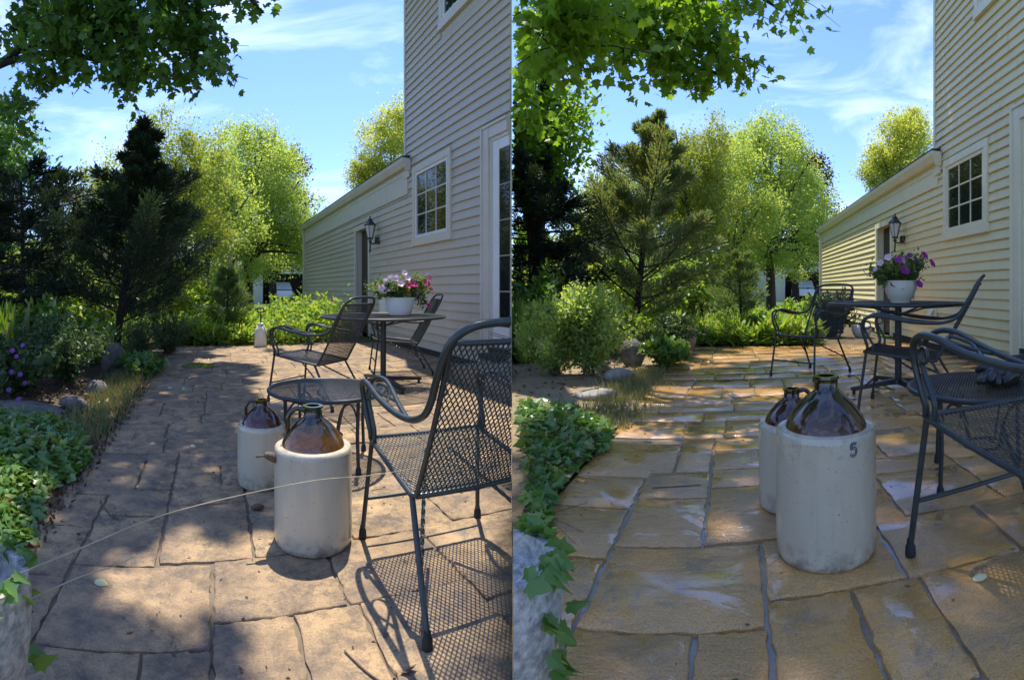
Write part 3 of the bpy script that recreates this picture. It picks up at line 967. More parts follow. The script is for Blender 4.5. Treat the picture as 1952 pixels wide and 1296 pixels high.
def lantern(s, v, z, k, label):
    a = WALL[s]
    rt = empty('wall_lantern', loc(s, a, v, z), -PSI[s], label, 'lantern')
    M_ = MT['iron']
    sc = lambda pts: [(x * k, y * k, zz * k) for x, y, zz in pts]
    x0 = -0.19
    mb = MB().lathe([(0, -.065 * k), (.05 * k, -.065 * k), (.06 * k, -.05 * k), (.06 * k, .05 * k), (.05 * k, .065 * k), (0, .065 * k)], 16, (-0.035, 0, 0))
    mb.build('back_plate', M_, rt, smooth=40)
    MB().tube(smooth_path(sc([(-0.03, 0, 0), (-0.08, 0, -0.05), (-0.15, 0, -0.06), (x0, 0, -0.02), (x0, 0, 0.03)]), 5), 0.012 * k, 8).build('arm', M_, rt, smooth=60)
    MB().tube(smooth_path(sc([(x0, 0, 0.0), (x0, 0, -0.06), (x0, 0, -0.14), (x0 - .005, 0, -0.19), (x0, 0, -0.22)]), 5), [0.03 * k] * 4 + [0.014 * k] * 11 + [0.02 * k] * 6, 8).build('finial', M_, rt, smooth=60)
    n = 6
    MB().lathe([(0.0, 0.02 * k), (0.055 * k, 0.02 * k), (0.06 * k, 0.035 * k), (0.05 * k, 0.05 * k), (0, 0.05 * k)], n, (x0 * k, 0, 0)).build('cup', M_, rt)
    MB().lathe([(0.050 * k, 0.05 * k), (0.105 * k, 0.28 * k)], n, (x0 * k, 0, 0)).build('glass_panel', MT['lampglass'], rt)
    fr = MB()
    for i in range(n):
        c, q = cos(2 * pi * i / n), sin(2 * pi * i / n)
        fr.tube([(x0 * k + .052 * k * c, .052 * k * q, .05 * k), (x0 * k + .108 * k * c, .108 * k * q, .285 * k)], .006 * k, 5)
    fr.build('frame', M_, rt)
    MB().lathe([(0.12 * k, 0.28 * k), (0.125 * k, 0.295 * k), (0.06 * k, 0.36 * k), (0.05 * k, 0.375 * k), (0.055 * k, 0.385 * k), (0.03 * k, 0.41 * k), (0.012 * k, 0.43 * k), (0.016 * k, 0.45 * k), (0, 0.465 * k)], n, (x0 * k, 0, 0)).build('cap', M_, rt)
    MB().tube([(x0 * k, 0, .05 * k), (x0 * k, 0, .16 * k)], .012 * k, 8).build('candle_tube', MT['white'], rt)


lantern('L', 9.42, 1.93, 1.02, 'black wall lantern beside the garage door of the beige house')
lantern('R', 8.22, 1.71, 0.95, 'black wall lantern beside the garage door of the yellow house')

# ------------------------------------------------------------------ expanded metal and iron furniture
def bars(mb, surf, lines, w, th, seg):
    for (p, q, off) in lines:
        L = sqrt((q[0] - p[0]) ** 2 + (q[1] - p[1]) ** 2)
        if L < 0.01: continue
        n = max(1, int(seg * L / 0.4))
        dx, dy = (q[0] - p[0]) / L, (q[1] - p[1]) / L
        nx, ny = -dy * w / 2, dx * w / 2
        vs = []
        for i in range(n + 1):
            t = i / n
            x = p[0] + (q[0] - p[0]) * t; y = p[1] + (q[1] - p[1]) * t
            A = Vector(surf(x + nx, y + ny)); B = Vector(surf(x - nx, y - ny))
            e = 0.01
            N = (Vector(surf(x + e, y)) - Vector(surf(x - e, y))).cross(Vector(surf(x, y + e)) - Vector(surf(x, y - e))).normalized()
            vs += [A + N * (off + th), B + N * (off + th), B + N * (off - th), A + N * (off - th)]
        fs = []
        for i in range(n):
            a = i * 4
            for k in range(4):
                fs.append((a + k, a + (k + 1) % 4, a + 4 + (k + 1) % 4, a + 4 + k))
        mb.add(vs, fs)


def lattice_rect(W_, D_, ps, pt_):
    """diagonals of a diamond mesh over [0,W]x[0,D]"""
    out = []
    k = pt_ / ps
    for sg in (1, -1):
        c = -k * W_ if sg > 0 else 0.0
        cmax = D_ if sg > 0 else D_ + k * W_
        while c < cmax:
            pts = []
            for x in (0, W_):
                y = sg * k * x + c
                if 0 <= y <= D_: pts.append((x, y))
            for y in (0, D_):
                x = (y - c) / (sg * k)
                if 0 < x < W_: pts.append((x, y))
            if len(pts) >= 2:
                out.append((pts[0], pts[1], 0.0009 * sg))
            c += pt_ * 1.0
    return out


def lattice_disc(R_, ps, pt_):
    out = []
    k = pt_ / ps
    for sg in (1, -1):
        dn = pt_ / sqrt(1 + k * k)
        d = -R_ + dn / 2
        ux, uy = 1 / sqrt(1 + k * k), sg * k / sqrt(1 + k * k)
        nx, ny = -uy, ux
        while d < R_:
            h = sqrt(R_ * R_ - d * d)
            out.append(((nx * d - ux * h, ny * d - uy * h), (nx * d + ux * h, ny * d + uy * h), 0.0009 * sg))
            d += dn
    return out


def ring_pts(c, r, n, ax=0):
    out = []
    for i in range(n):
        t = 2 * pi * i / n
        if ax == 0: out.append((c[0] + r * cos(t), c[1] + r * sin(t), c[2]))
        elif ax == 1: out.append((c[0], c[1] + r * cos(t), c[2] + r * sin(t)))
        else: out.append((c[0] + r * cos(t), c[1], c[2] + r * sin(t)))
    return out


def make_chair(iron):
    rt = empty('armchair', (0, 0, 0))
    # seat
    def seat(x, y):
        t = y / 0.44
        return (x - 0.23, -0.245 + 0.47 / 0.44 * y, 0.362 + 0.052 * t - 0.016 * sin(pi * min(max(t, 0), 1)) * sin(pi * min(max(x / .46, 0), 1)))
    mb = MB(); bars(mb, seat, lattice_rect(0.46, 0.44, 0.0155, 0.029), 0.0036, 0.0009, 6)
    tag(mb.build('seat_mesh', iron, rt), kind='stuff')
    P = [(-.235, -.235, .363), (-.222, -.252, .362), (0, -.252, .359), (.222, -.252, .362), (.235, -.235, .363), (.24, 0, .389), (.242, .20, .414), (.232, .226, .416), (.21, .232, .416), (0, .236, .412),
         (-.21, .232, .416), (-.232, .226, .416), (-.242, .20, .414), (-.24, 0, .389)]
    MB().tube(P, 0.0095, 8, closed=True).build('seat_frame', iron, rt, smooth=60)
    # back
    def back(x, y):
        t = y / 0.52
        bow = 0.030 * (1 - (2 * x / .45 - 1) ** 2)
        return (x - 0.225, -0.252 - 0.265 * t - 0.02 * sin(pi * min(max(t, 0), 1)) * 0.6 - bow * (0.3 + 0.7 * t), 0.364 + 0.505 * t)
    mb = MB(); bars(mb, back, lattice_rect(0.45, 0.52, 0.0155, 0.029), 0.0036, 0.0009, 6)
    tag(mb.build('back_mesh', iron, rt), kind='stuff')
    fr = [back(0, .52 * i / 8) for i in range(9)] + [back(.45 * i / 10, .52) for i in range(1, 10)] + [back(.45, .52 * (8 - i) / 8) for i in range(9)]
    MB().tube(fr, 0.0088, 8).build('back_frame', iron, rt, smooth=60)
    hq = [(.10, -.566, .925), (.17, -.557, .917), (.215, -.540, .893), (.238, -.518, .855), (.246, -.478, .785), (.246, -.428, .70)]
    hp = [(-x, y, z) for x, y, z in hq[::-1]] + [(0, -.572, .928)] + hq
    MB().tube(smooth_path(hp, 4), 0.0115, 8).build('back_hoop', iron, rt, smooth=60)
    for s in (-1, 1):
        ap = [(.246, -.428, .70), (.252, -.388, .650), (.262, -.30, .618), (.273, -.17, .614), (.281, -.03, .630), (.284, .08, .653), (.281, .165, .656), (.274, .222, .63), (.264, .236, .575), (.254, .216, .50), (.246, .202, .45), (.24, .214, .418)]
        ar = MB().tube(smooth_path([(s * x, y, z) for x, y, z in ap], 5), 0.011, 8).build('armrest', iron, rt, smooth=60)
        ip = [(.262, -.27, .616), (.242, -.13, .630), (.222, -.01, .646), (.215, .09, .667), (.225, .165, .667), (.238, .215, .636), (.246, .226, .58), (.243, .19, .51), (.24, .165, .46), (.238, .17, .405)]
        lp = [(.275, -.10, .625), (.255, -.06, .631), (.230, .0, .643), (.228, .05, .652), (.250, .075, .659), (.272, .05, .652), (.27, -.01, .643), (.25, -.06, .634), (.238, -.10, .63)]
        sc = MB().tube(smooth_path([(s * x, y, z) for x, y, z in ip], 5), 0.0085, 8)
        sc.tube(smooth_path([(s * x, y, z) for x, y, z in lp], 4), 0.0055, 6)
        sc.tube(ring_pts((s * .252, .205, .595), .024, 14, 1), 0.005, 6, closed=True)
        sc.build('scroll', iron, ar, smooth=60)
        for (p, q, bend) in (((s * .236, .214, .41), (s * .262, .262, .03), 0), ((s * .228, -.22, .364), (s * .255, -.42, .03), 0)):
            lg = MB().tube([p, ((p[0] + q[0]) / 2, (p[1] + q[1]) / 2, (p[2] + q[2]) / 2), q], 0.0098, 8).build('leg', iron, rt, smooth=60)
            MB().lathe([(0, 0), (.0155, 0), (.0165, .006), (.015, .030), (.0115, .036), (.0105, .05)], 12, (q[0], q[1], 0.0)).build('foot', MT['rubber'], lg, smooth=50)
        tp = [Vector((s * .243, -.338, .165)).lerp(Vector((s * .05, .10, .385)), i / 40) for i in range(41)]
        MB().tube(tp, 0.0078, 4, twist=0.55).build('brace', iron, rt)
    MB().tube([(-.252, .245, .165), (.252, .245, .165)], 0.0075, 8).build('stretcher', iron, rt, smooth=60)
    return rt


def place(o, s, u, v, rot, label, cat, group=None, z=0.0, scale=1.0):
    o.location = loc(s, u, v, z)
    o.rotation_euler = (0, 0, -PSI[s] + rot)
    o.scale = (scale,) * 3
    tag(o, label, cat, group)
    return o


def clip_thing(root, sg):
    """the near chair runs out of the garden at the dividing line: its meshes end there"""
    bpy.context.view_layer.update()
    for o in [root] + list(root.children_recursive):
        if o.type != 'MESH': continue
        o.data = o.data.copy()
        mw = o.matrix_world
        bm = bmesh.new(); bm.from_mesh(o.data)
        inv = mw.inverted()
        co = inv @ Vector((-0.002 if sg < 0 else 0.002, 0, 0))
        no = (inv.to_3x3() @ Vector((-sg, 0, 0))).normalized()
        geom = bm.verts[:] + bm.edges[:] + bm.faces[:]
        bmesh.ops.bisect_plane(bm, geom=geom, plane_co=co, plane_no=no, clear_outer=True, clear_inner=False)
        bm.to_mesh(o.data); bm.free()
    for o in list(root.children_recursive):
        if o.type == 'MESH' and len(o.data.polygons) == 0:
            bpy.data.objects.remove(o)


chair0 = make_chair(MT['iron'])
gl = 'wrought iron chairs on the dry patio'
gr = 'wrought iron chairs on the wet patio'
place(chair0, 'L', 0.87, 4.50, radians(42), 'black iron mesh armchair facing left in front of the pedestal table on dry paving', 'chair', gl)
c2 = place(copy_tree(chair0), 'L', 2.12, 5.72, radians(78), 'black iron mesh chair half hidden behind the pedestal table near the beige wall', 'chair', gl)
chg = make_chair(MT['irong'])
place(chg, 'L', 0.845, 1.70, radians(-2), 'large black mesh armchair nearest the viewer beside the big cream jug on dry paving', 'chair', gl, scale=.985)
c4 = place(copy_tree(chair0), 'R', 0.74, 5.15, radians(137), 'iron mesh armchair facing away from the table beside the garden edge of the wet patio', 'chair', gr)
c5 = place(copy_tree(chair0), 'R', 1.22, 3.58, radians(64), 'black iron armchair in side view with its back reclined before the yellow wall', 'chair', gr, scale=1.05)
c6 = place(copy_tree(chg), 'R', 0.909, 1.349, radians(10), 'dark green iron armchair in the corner beside the jug marked 5', 'chair', gr, scale=1.12)
clip_thing(chg, -1)


def make_table(R_, H_, cross):
    rt = empty('pedestal_table', (0, 0, 0))
    ir = MT['iron']
    mb = MB(); bars(mb, lambda x, y: (x, y, H_), lattice_disc(R_ - 0.004, 0.016, 0.030), 0.0042, 0.001, 3)
    top = tag(mb.build('table_top', ir, rt), kind='stuff')
    MB().tube(ring_pts((0, 0, H_ - 0.006), R_, 72), 0.013, 8, closed=True).build('rim', ir, rt, smooth=60)
    MB().tube(ring_pts((0, 0, H_ - 0.022), R_ * 0.55, 48), 0.006, 6, closed=True).build('support_ring', ir, rt, smooth=60)
    for k in range(4):
        t = k * pi / 2 + 0.5
        MB().tube([(0.02 * cos(t), 0.02 * sin(t), H_ - 0.10), (R_ * .5 * cos(t), R_ * .5 * sin(t), H_ - 0.035), (R_ * .985 * cos(t), R_ * .985 * sin(t), H_ - 0.014)], 0.008, 6).build('support_bar', ir, rt, smooth=60)
    MB().tube([(0, 0, 0.06), (0, 0, H_ - 0.02)], 0.030, 14).lathe([(0, 0), (.045, 0), (.045, .03), (.03, .05), (0, .05)], 16, (0, 0, .055)).build('pole', ir, rt, smooth=50)
    for k in range(4):
        t = k * pi / 2 + cross
        L = 0.44
        c, q = cos(t), sin(t)
        w = 0.022
        vs = []
        for (d, z0, z1) in ((0.02, 0.055, 0.105), (L * .5, 0.05, 0.085), (L, 0.03, 0.06)):
            vs += [(d * c - q * w, d * q + c * w, z0), (d * c + q * w, d * q - c * w, z0), (d * c + q * w, d * q - c * w, z1), (d * c - q * w, d * q + c * w, z1)]
        fs = [(3, 2, 1, 0), (8, 9, 10, 11)]
        for i in (0, 4):
            for j in range(4): fs.append((i + j, i + (j + 1) % 4, i + 4 + (j + 1) % 4, i + 4 + j))
        lg = MB().add(vs, fs).build('foot_bar', ir, rt)
        MB().lathe([(0, 0), (.014, 0), (.014, .03), (0, .03)], 10, ((L - .02) * c, (L - .02) * q, 0.002)).build('foot', MT['rubber'], lg)
    return rt


tb = place(make_table(0.63, 0.72, 0.12), 'L', 1.72, 4.95, 0, 'round black iron mesh pedestal table holding the flower pot on the dry patio', 'table')
tb2 = place(make_table(0.60, 0.755, 0.18), 'R', 1.40, 4.22, 0, 'round black iron mesh pedestal table holding the flower pot on the wet patio', 'table')


def make_ottoman():
    rt = empty('low_round_table', (0, 0, 0))
    ir = MT['iron']
    R_, H_ = 0.335, 0.42
    mb = MB(); bars(mb, lambda x, y: (x, y, H_ + 0.008 * (1 - (x * x + y * y) / R_ ** 2)), lattice_disc(R_ - 0.004, 0.0145, 0.026), 0.0038, 0.001, 6)
    tag(mb.build('table_top', ir, rt), kind='stuff')
    MB().tube(ring_pts((0, 0, H_ - 0.008), R_, 64), 0.0125, 8, closed=True).build('rim', ir, rt, smooth=60)
    MB().tube(ring_pts((0, 0, 0.15), 0.09, 24), 0.007, 6, closed=True).build('base_ring', ir, rt, smooth=60)
    for k in range(4):
        t = k * pi / 2 + 0.42
        c, q = cos(t), sin(t)
        f = lambda d, z: (d * c, d * q, z)
        lg = MB().tube([f(.285, H_ - .012), f(.277, .2), f(.285, .03)], 0.0105, 8).build('leg', ir, rt, smooth=60)
        MB().lathe([(0, 0), (.016, 0), (.017, .006), (.015, .03), (.011, .04)], 12, f(.285, 0)).build('foot', MT['rubber'], lg, smooth=50)
        MB().tube(smooth_path([f(.28, .24), f(.27, .31), f(.22, .365), f(.15, .33), f(.11, .24), f(.09, .155)], 5), 0.0065, 6).build('scroll', ir, lg, smooth=60)
    return rt


ot = place(make_ottoman(), 'L', 0.66, 2.90, 0, 'low round black mesh table behind the large jug on dry paving', 'table')
ot2 = place(copy_tree(ot), 'R', 1.12, 2.12, 0, 'low round black mesh table carrying a crumpled black glove on wet paving', 'table', scale=1.03)

# ------------------------------------------------------------------ stoneware jugs
def jug(s, u, v, R_, hb, ht, glaze, hand, label, mark=False, spigot=False):
    rt = empty('stoneware_jug', loc(s, u, v, 0), -PSI[s], label, 'jug')
    body = [(0, 0.0), (R_ * .93, 0.0), (R_ * .975, .006), (R_ * .99, .022), (R_, .06), (R_, hb * .6), (R_ * .997, hb - .02), (R_ * .985, hb - .004), (R_ * .955, hb), (R_ * .86, hb - .006)]
    MB().lathe(body, 72).build('body', MT['crock'], rt, smooth=50)
    MB().lathe([(R_ * .90, hb - .004), (R_ * .86, hb + .001), (R_ * .79, hb + .003), (R_ * .79, hb - .006)], 64).build('shoulder_ledge', MT['rim'], rt, smooth=40)
    rn = R_ * .235
    h = ht - hb
    pr = [(R_ * .815, hb + .002), (R_ * .80, hb + h * .07), (R_ * .74, hb + h * .20), (R_ * .63, hb + h * .36), (R_ * .49, hb + h * .52), (R_ * .35, hb + h * .64), (rn * 1.12, hb + h * .70), (rn, hb + h * .735), (rn, hb + h * .93), (rn * 1.12, hb + h * .95), (rn * 1.10, hb + h), (rn * .72, hb + h), (rn * .68, hb + h * .8), (0, hb + h * .78)]
    MB().lathe(pr, 64).build('glazed_shoulder', glaze, rt, smooth=50)
    c, q = cos(hand), sin(hand)
    f = lambda d, z: (d * c, d * q, z)
    hp = smooth_path([f(rn * .9, hb + h * .90), f(rn * 1.6, hb + h * .93), f(rn * 2.3, hb + h * .86), f(rn * 2.75, hb + h * .68), f(rn * 2.8, hb + h * .45), f(R_ * .73, hb + h * .22)], 5)
    MB().tube(hp, [0.0125 * R_ / .155] * 6 + [0.0105 * R_ / .155] * (len(hp) - 8) + [.013 * R_ / .155, .016 * R_ / .155], 10).build('handle', glaze, rt, smooth=60)
    if spigot:
        t = radians(187); c, q = cos(t), sin(t)
        f = lambda d, z: (d * c, d * q, z)
        MB().tube([f(R_ * .97, hb - .045), f(R_ * 1.10, hb - .032), f(R_ * 1.22, hb - .025), f(R_ * 1.28, hb - .024)], [.016, .018, .014, .008], 9).tube([f(R_ * 1.22, hb - .026), f(R_ * 1.5, hb - .028)], .0045, 6).build('spigot', MT['twig'], rt, smooth=60)
    if mark:
        path = [(x * .85, y * .85) for x, y in [(.012, .022), (-.008, .022), (-.010, .003), (.0, .008), (.010, .003), (.012, -.010), (.004, -.021), (-.006, -.021), (-.012, -.013)]]
        sp = smooth_path([(x, y, 0) for x, y in path[:3]], 3)[:-1] + smooth_path([(x, y, 0) for x, y in path[2:]], 4)
        mb = MB()
        a0 = -pi / 2 + radians(20)
        for off in (-.0028, .0028):
            pts = []
            for i, p in enumerate(sp):
                d = (Vector(sp[min(i + 1, len(sp) - 1)]) - Vector(sp[max(i - 1, 0)])).normalized()
                x = p[0] - d.y * off; y = p[1] + d.x * off
                t = a0 + x / R_
                pts.append(((R_ + .0002) * cos(t), (R_ + .0002) * sin(t), hb - .036 + y))
            mb.tube(pts, .0016, 5)
        mb.build('number_mark', MT['blue'], rt)
    return rt


jug('L', 0.40, 2.00, 0.155, 0.378, 0.535, MT['glaze'], radians(172), 'large cream stoneware jug with brown olive glazed shoulder and left handle on dry paving', spigot=True)
jug('L', 0.255, 2.62, 0.125, 0.305, 0.43, MT['glaze2'], radians(165), 'small cream stoneware jug with dark red shoulder behind the large jug on dry paving')
jug('R', 0.31, 1.71, 0.170, 0.414, 0.585, MT['glaze3'], radians(95), 'large cream stoneware jug marked with a blue 5 on wet paving', mark=True)
jug('R', 0.235, 2.09, 0.135, 0.335, 0.47, MT['glaze2'], radians(15), 'small cream stoneware jug with dark glazed neck hidden behind the jug marked 5')


# ------------------------------------------------------------------ flower pots
def flower_mesh(name, mat, r):
    mb = MB()
    n = 10
    vs = [(0, 0, -r * .45)]
    for i in range(n):
        t = 2 * pi * i / n
        vs.append((.38 * r * cos(t), .38 * r * sin(t), -r * .08))
    for i in range(n):
        t = 2 * pi * i / n
        k = 1.0 if i % 2 == 0 else .80
        vs.append((r * k * cos(t), r * k * sin(t), r * (.04 if i % 2 == 0 else .12)))
    fs = [(0, 1 + i, 1 + (i + 1) % n) for i in range(n)] + [(1 + i, 1 + n + i, 1 + n + (i + 1) % n, 1 + (i + 1) % n) for i in range(n)]
    mb.add(vs, fs)
    return mb.mesh(name, mat, 180)


FM = {k: flower_mesh('flower', FL[k], 0.030) for k in FL}


def flower_pot(s, u, v, z, R_, h, fol, flowers, label, mat, seed, round_=False):
    rt = empty('flower_pot', loc(s, u, v, z), -PSI[s], label, 'flower pot')
    if round_:
        MB().lathe([(0, 0.002), (R_ * .58, 0.002), (R_ * .60, .018), (R_ * .74, h * .22), (R_ * .88, h * .45), (R_ * .97, h * .75), (R_, h * .97), (R_ * 1.04, h * .97), (R_ * 1.04, h), (R_ * .95, h), (R_ * .92, h * .9), (0, h * .9)], 48).build('pot', mat, rt, smooth=40)
    else: MB().lathe([(0, 0.002), (R_ * .66, 0.002), (R_ * .70, .008), (R_ * .80, h * .3), (R_ * .95, h * .8), (R_, h * .97), (R_ * 1.03, h * .97), (R_ * 1.03, h), (R_ * .95, h), (R_ * .92, h * .9), (0, h * .9)], 48).build('pot', mat, rt, smooth=40)
    rs = np.random.default_rng(seed)
    MB().lathe([(0, h * .91), (R_ * .93, h * .91)], 24).build('soil', MT['soilL'], rt)
    P = []
    for (cx, cy, cz, rx, ry, rz, n) in fol:
        P.append(clumped(n, (cx, cy, cz), (rx, ry, rz), 40, 0.022, 0.45))
    P = np.concatenate(P)
    P[:, 2] = h + (P[:, 2] - h) * 1.15
    D = rand_dirs(len(P), 0.35)
    o = link('foliage', cloud_mesh('foliage', T_OVAL, P, D, RNG.uniform(.022, .042, len(P)), LM['petun']), rt); o['kind'] = 'stuff'
    st = MB()
    for i in range(26):
        p = P[rs.integers(0, len(P))]
        st.tube([(rs.uniform(-.05, .05), rs.uniform(-.05, .05), h * .85), (p[0] * .5, p[1] * .5, (h + p[2]) / 2 + .02), tuple(p)], .0022, 4)
    tag(st.build('stem', LM['petun'], rt), kind='stuff')
    for (k, x, y, zz, sc) in flowers:
        f = link('flower', FM[k], rt, (x, y, h + (zz - h) * 1.15))
        dv = Vector((x * 1.2 + rs.uniform(-.05, .05), y - 0.22, 0.16 + rs.uniform(-.05, .1)))
        f.rotation_euler = dv.to_track_quat('Z', 'Y').to_euler()
        f.scale = (sc, sc, sc)


rr = random.Random(4)
flL = []
for (k, x, z_, sc) in [('pink', -.22, .25, 1.2), ('pink', -.05, .31, 1.2), ('magenta', .04, .29, 1.1), ('magenta', .22, .32, 1.3), ('pink', -.26, .27, 1.25), ('pink', -.20, .33, 1.1), ('pink', -.13, .355, 1.3), ('pink', -.07, .36, 1.2), ('pink', .02, .41, 1.1), ('pink', .03, .36, 1.15), ('pink', .0, .33, .9), ('magenta', .09, .31, 1.3), ('magenta', .12, .30, .8),
                       ('magenta', .27, .36, 1.2), ('pink', .26, .385, 1.1), ('magenta', .31, .30, 1.4), ('magenta', .335, .255, 1.1), ('purple', .16, .19, 1.1), ('purple', .25, .14, 1.1), ('magenta', .26, .11, 1.0), ('magenta', .29, .13, .8), ('pink', -.15, .27, .9), ('pink', .17, .35, .8)]:
    flL.append((k, x, rr.uniform(-.17, -.06), z_, sc * 1.2))
flower_pot('L', 1.93, 5.02, 0.722, 0.165, 0.185, [(-.14, 0, .255, .21, .17, .10, 1500), (.05, 0, .26, .22, .16, .10, 1300), (.22, 0, .28, .12, .12, .10, 500), (.24, -.05, .15, .06, .06, .07, 120)], flL,
           'white plastic pot of pink and magenta petunias in sun on the dry patio table', MT['plastic'], 3)
flR = []
for (k, x, z_, sc) in [('pink', -.20, .32, 1.2), ('pink', -.13, .36, 1.3), ('violet', -.07, .34, 1.2), ('pink', -.02, .33, 1.3), ('violet', .06, .38, .8), ('violet', .12, .33, 1.1), ('violet', .17, .375, 1.4), ('violet', .25, .32, 1.5), ('violet', -.01, .265, 1.6),
                       ('pink', .10, .27, .8), ('pink', .16, .29, .8), ('purple', -.09, .17, 1.2), ('violet', .125, .165, 1.4), ('pink', -.24, .27, .8), ('violet', .02, .36, .8)]:
    flR.append((k, x, rr.uniform(-.16, -.05), z_, sc))
flower_pot('R', 1.40, 4.16, 0.757, 0.145, 0.19, [(-.08, 0, .26, .18, .15, .09, 1500), (.10, 0, .27, .18, .15, .10, 1300), (0, 0, .22, .15, .13, .06, 500)], flR,
           'cream plastic pot of purple and pale petunias in shade on the wet patio table', MT['plasticy'], 5, True)


# ------------------------------------------------------------------ small things on the patios
def rock(name, at, r, label, mat, seed, rz=0.0, group=None, sub=2):
    rs = random.Random(seed)
    bm = bmesh.new()
    bmesh.ops.create_icosphere(bm, subdivisions=sub + 1, radius=1.0)
    k = [Vector((rs.uniform(-1, 1), rs.uniform(-1, 1), rs.uniform(-1, 1))).normalized() for _ in range(9)]
    for v in bm.verts:
        d = v.co.normalized()
        f = 1.0
        for q in k: f -= 0.16 * max(0, d.dot(q) - 0.6)
        f += 0.04 * sin(9 * d.x + seed) * sin(8 * d.y) * sin(7 * d.z)
        v.co = Vector((d.x * r[0], d.y * r[1], d.z * r[2])) * f
    for f in bm.faces: f.smooth = True
    me = bpy.data.meshes.new(name); bm.to_mesh(me); bm.free()
    me.materials.append(mat)
    o = link(name, me, None, at, rz)
    return tag(o, label, 'rock', group)


def petal(s, u, v, k, label, group, rot):
    mb = MB()
    L = .034 * k
    vs = []; fs = []
    for i in range(6):
        t = i / 5
        w = .011 * k * sin(pi * (0.12 + .83 * t))
        for j in range(5):
            y = (j / 4 - .5) * 2
            vs.append(((t - .5) * L, y * w, .012 * k * (1 - y * y) * sin(pi * (.1 + .85 * t)) + .002))
    for i in range(5):
        for j in range(4): fs.append((i * 5 + j, i * 5 + j + 1, i * 5 + j + 6, i * 5 + j + 5))
    b0 = len(vs)
    vs += [(x, y, 0.0005) for x, y, z in vs]
    fs += [tuple(b0 + i for i in f[::-1]) for f in fs]
    mb.add(vs, fs)
    o = mb.build('fallen_petal', MT['petal'], None, loc(s, u, v, 0.001), rot, smooth=180)
    tag(o, label, 'petal', group)


gp = 'pale yellow petals fallen on the dry patio'
for i, (u, v, k, lb) in enumerate([(-.37, 1.69, 1.4, 'pale yellow petal beside the corner of the big foreground stone under the straw'), (-.37, 2.55, .8, 'upright pale petal on dark paving near the ivy'), (-.12, 3.23, 1.2, 'pale yellow petal on dark dry paving directly left of the small jug'),
                                   (-.38, 3.26, 1.2, 'pale yellow petal on dark dry paving between the ivy and the small jug'), (-.28, 5.06, 1.6, 'bright pale petal in the far shade of the dry patio before the puddle'), (-.42, 5.1, 1.1, 'dull petal beside the bright petal in the far shade of the dry patio')]):
    petal('L', u, v, k, lb, gp, i * 1.3 + .4)
for (u, v) in [(.3, 7.6), (.55, 7.1), (.75, 7.4), (-.05, 7.2), (.1, 6.2), (.85, 8.2), (.42, 8.3), (-.25, 5.7)]:
    petal('L', u, v, 1.0, 'tiny pale petal among others scattered on the far dry paving', 'tiny far petals on the dry patio', u * 9)
petal('R', .715, 1.375, 1.35, 'pale yellow petal curled on wet orange paving beside the near chair', None, -.5)

rs_ = random.Random(8)
mb = MB()
ring = []
for i in range(30):
    t = 2 * pi * i / 30
    k = 1 + .10 * sin(3 * t + 1) + .06 * sin(7 * t)
    ring.append((.22 * k * cos(t), .23 * k * sin(t)))
mb.prism(ring, 0.0005, 0.0045)
tag(mb.build('puddle', MT['puddle'], None, loc('L', -.17, 6.62, 0.003), 0, smooth=30), kind='structure')

o = rock('bark_chunk', loc('L', .205, 2.30, 0.016), (.032, .017, .016), 'rough brown bark chunk on dry paving before the small jug', MT['twig'], 5, .7)
o['category'] = 'bark'
# twigs on the paving
for (s, P, lb) in [('L', [(-.52, 2.34), (-.44, 2.20), (-.40, 2.18)], 'thin dark twig lying on dry paving beside the ivy'),
                   ('L', [(.36, 1.36), (.395, 1.27), (.44, 1.19)], 'thin curved twig in the chair shadow on dry paving'),
                   ('R', [(-.36, 2.22), (-.15, 2.28)], 'short straw twig on wet paving near the ivy')]:
    mb = MB().tube(smooth_path([tuple(loc(s, u, v, .005)) for u, v in P], 4), .0024, 6)
    tag(mb.build('twig', MT['twig'], smooth=60), lb, 'twig')
# dry leaf near the front
me = cloud_mesh('dry_leaf', T_OVAL, np.array([[0, 0, 0.0]]), np.array([[1, .2, .25]]), [.05], LM['litter'])
tag(link('dry_leaf', me, None, loc('L', .475, 1.235, .006), .4), 'curled brown dry leaf in the chair shadow on dry paving', 'leaf')
# straw stalks leaning across the foreground
for (P, lb) in [([(-1.08, .955, .955, .435), (-.97, .945, .50, 0), (-.55, 1.0, .58, 0), (-.385, 1.06, .595, 0), (-.18, 1.18, .575, 0)], None)]: pass


def straw(pts, r0, label):
    P = [tuple(pol('L', d, r, EYE['L'] - k * r)) for d, k, r in pts]
    sp = smooth_path(P, 6)
    mb = MB().tube(sp, [r0 * (1 - .6 * i / len(sp)) for i in range(len(sp))], 6)
    tag(mb.build('straw_stalk', MT['straw'], smooth=60), label, 'straw')


# (bearing, drop per metre, distance)
straw([(-.46, .635, .80), (-.41, .575, .82), (-.28, .517, .88), (-.11, .447, .98), (.05, .405, 1.08), (.20, .375, 1.17), (.31, .365, 1.24), (.40, .350, 1.3)], .0018, 'long pale straw stalk leaning across the dry patio and the large jug')
straw([(-.46, .70, .80), (-.41, .635, .82), (-.27, .568, .90), (-.19, .542, .96), (-.15, .522, 1.0)], .0017, 'short pale straw stalk below the long one at the dry patio corner')


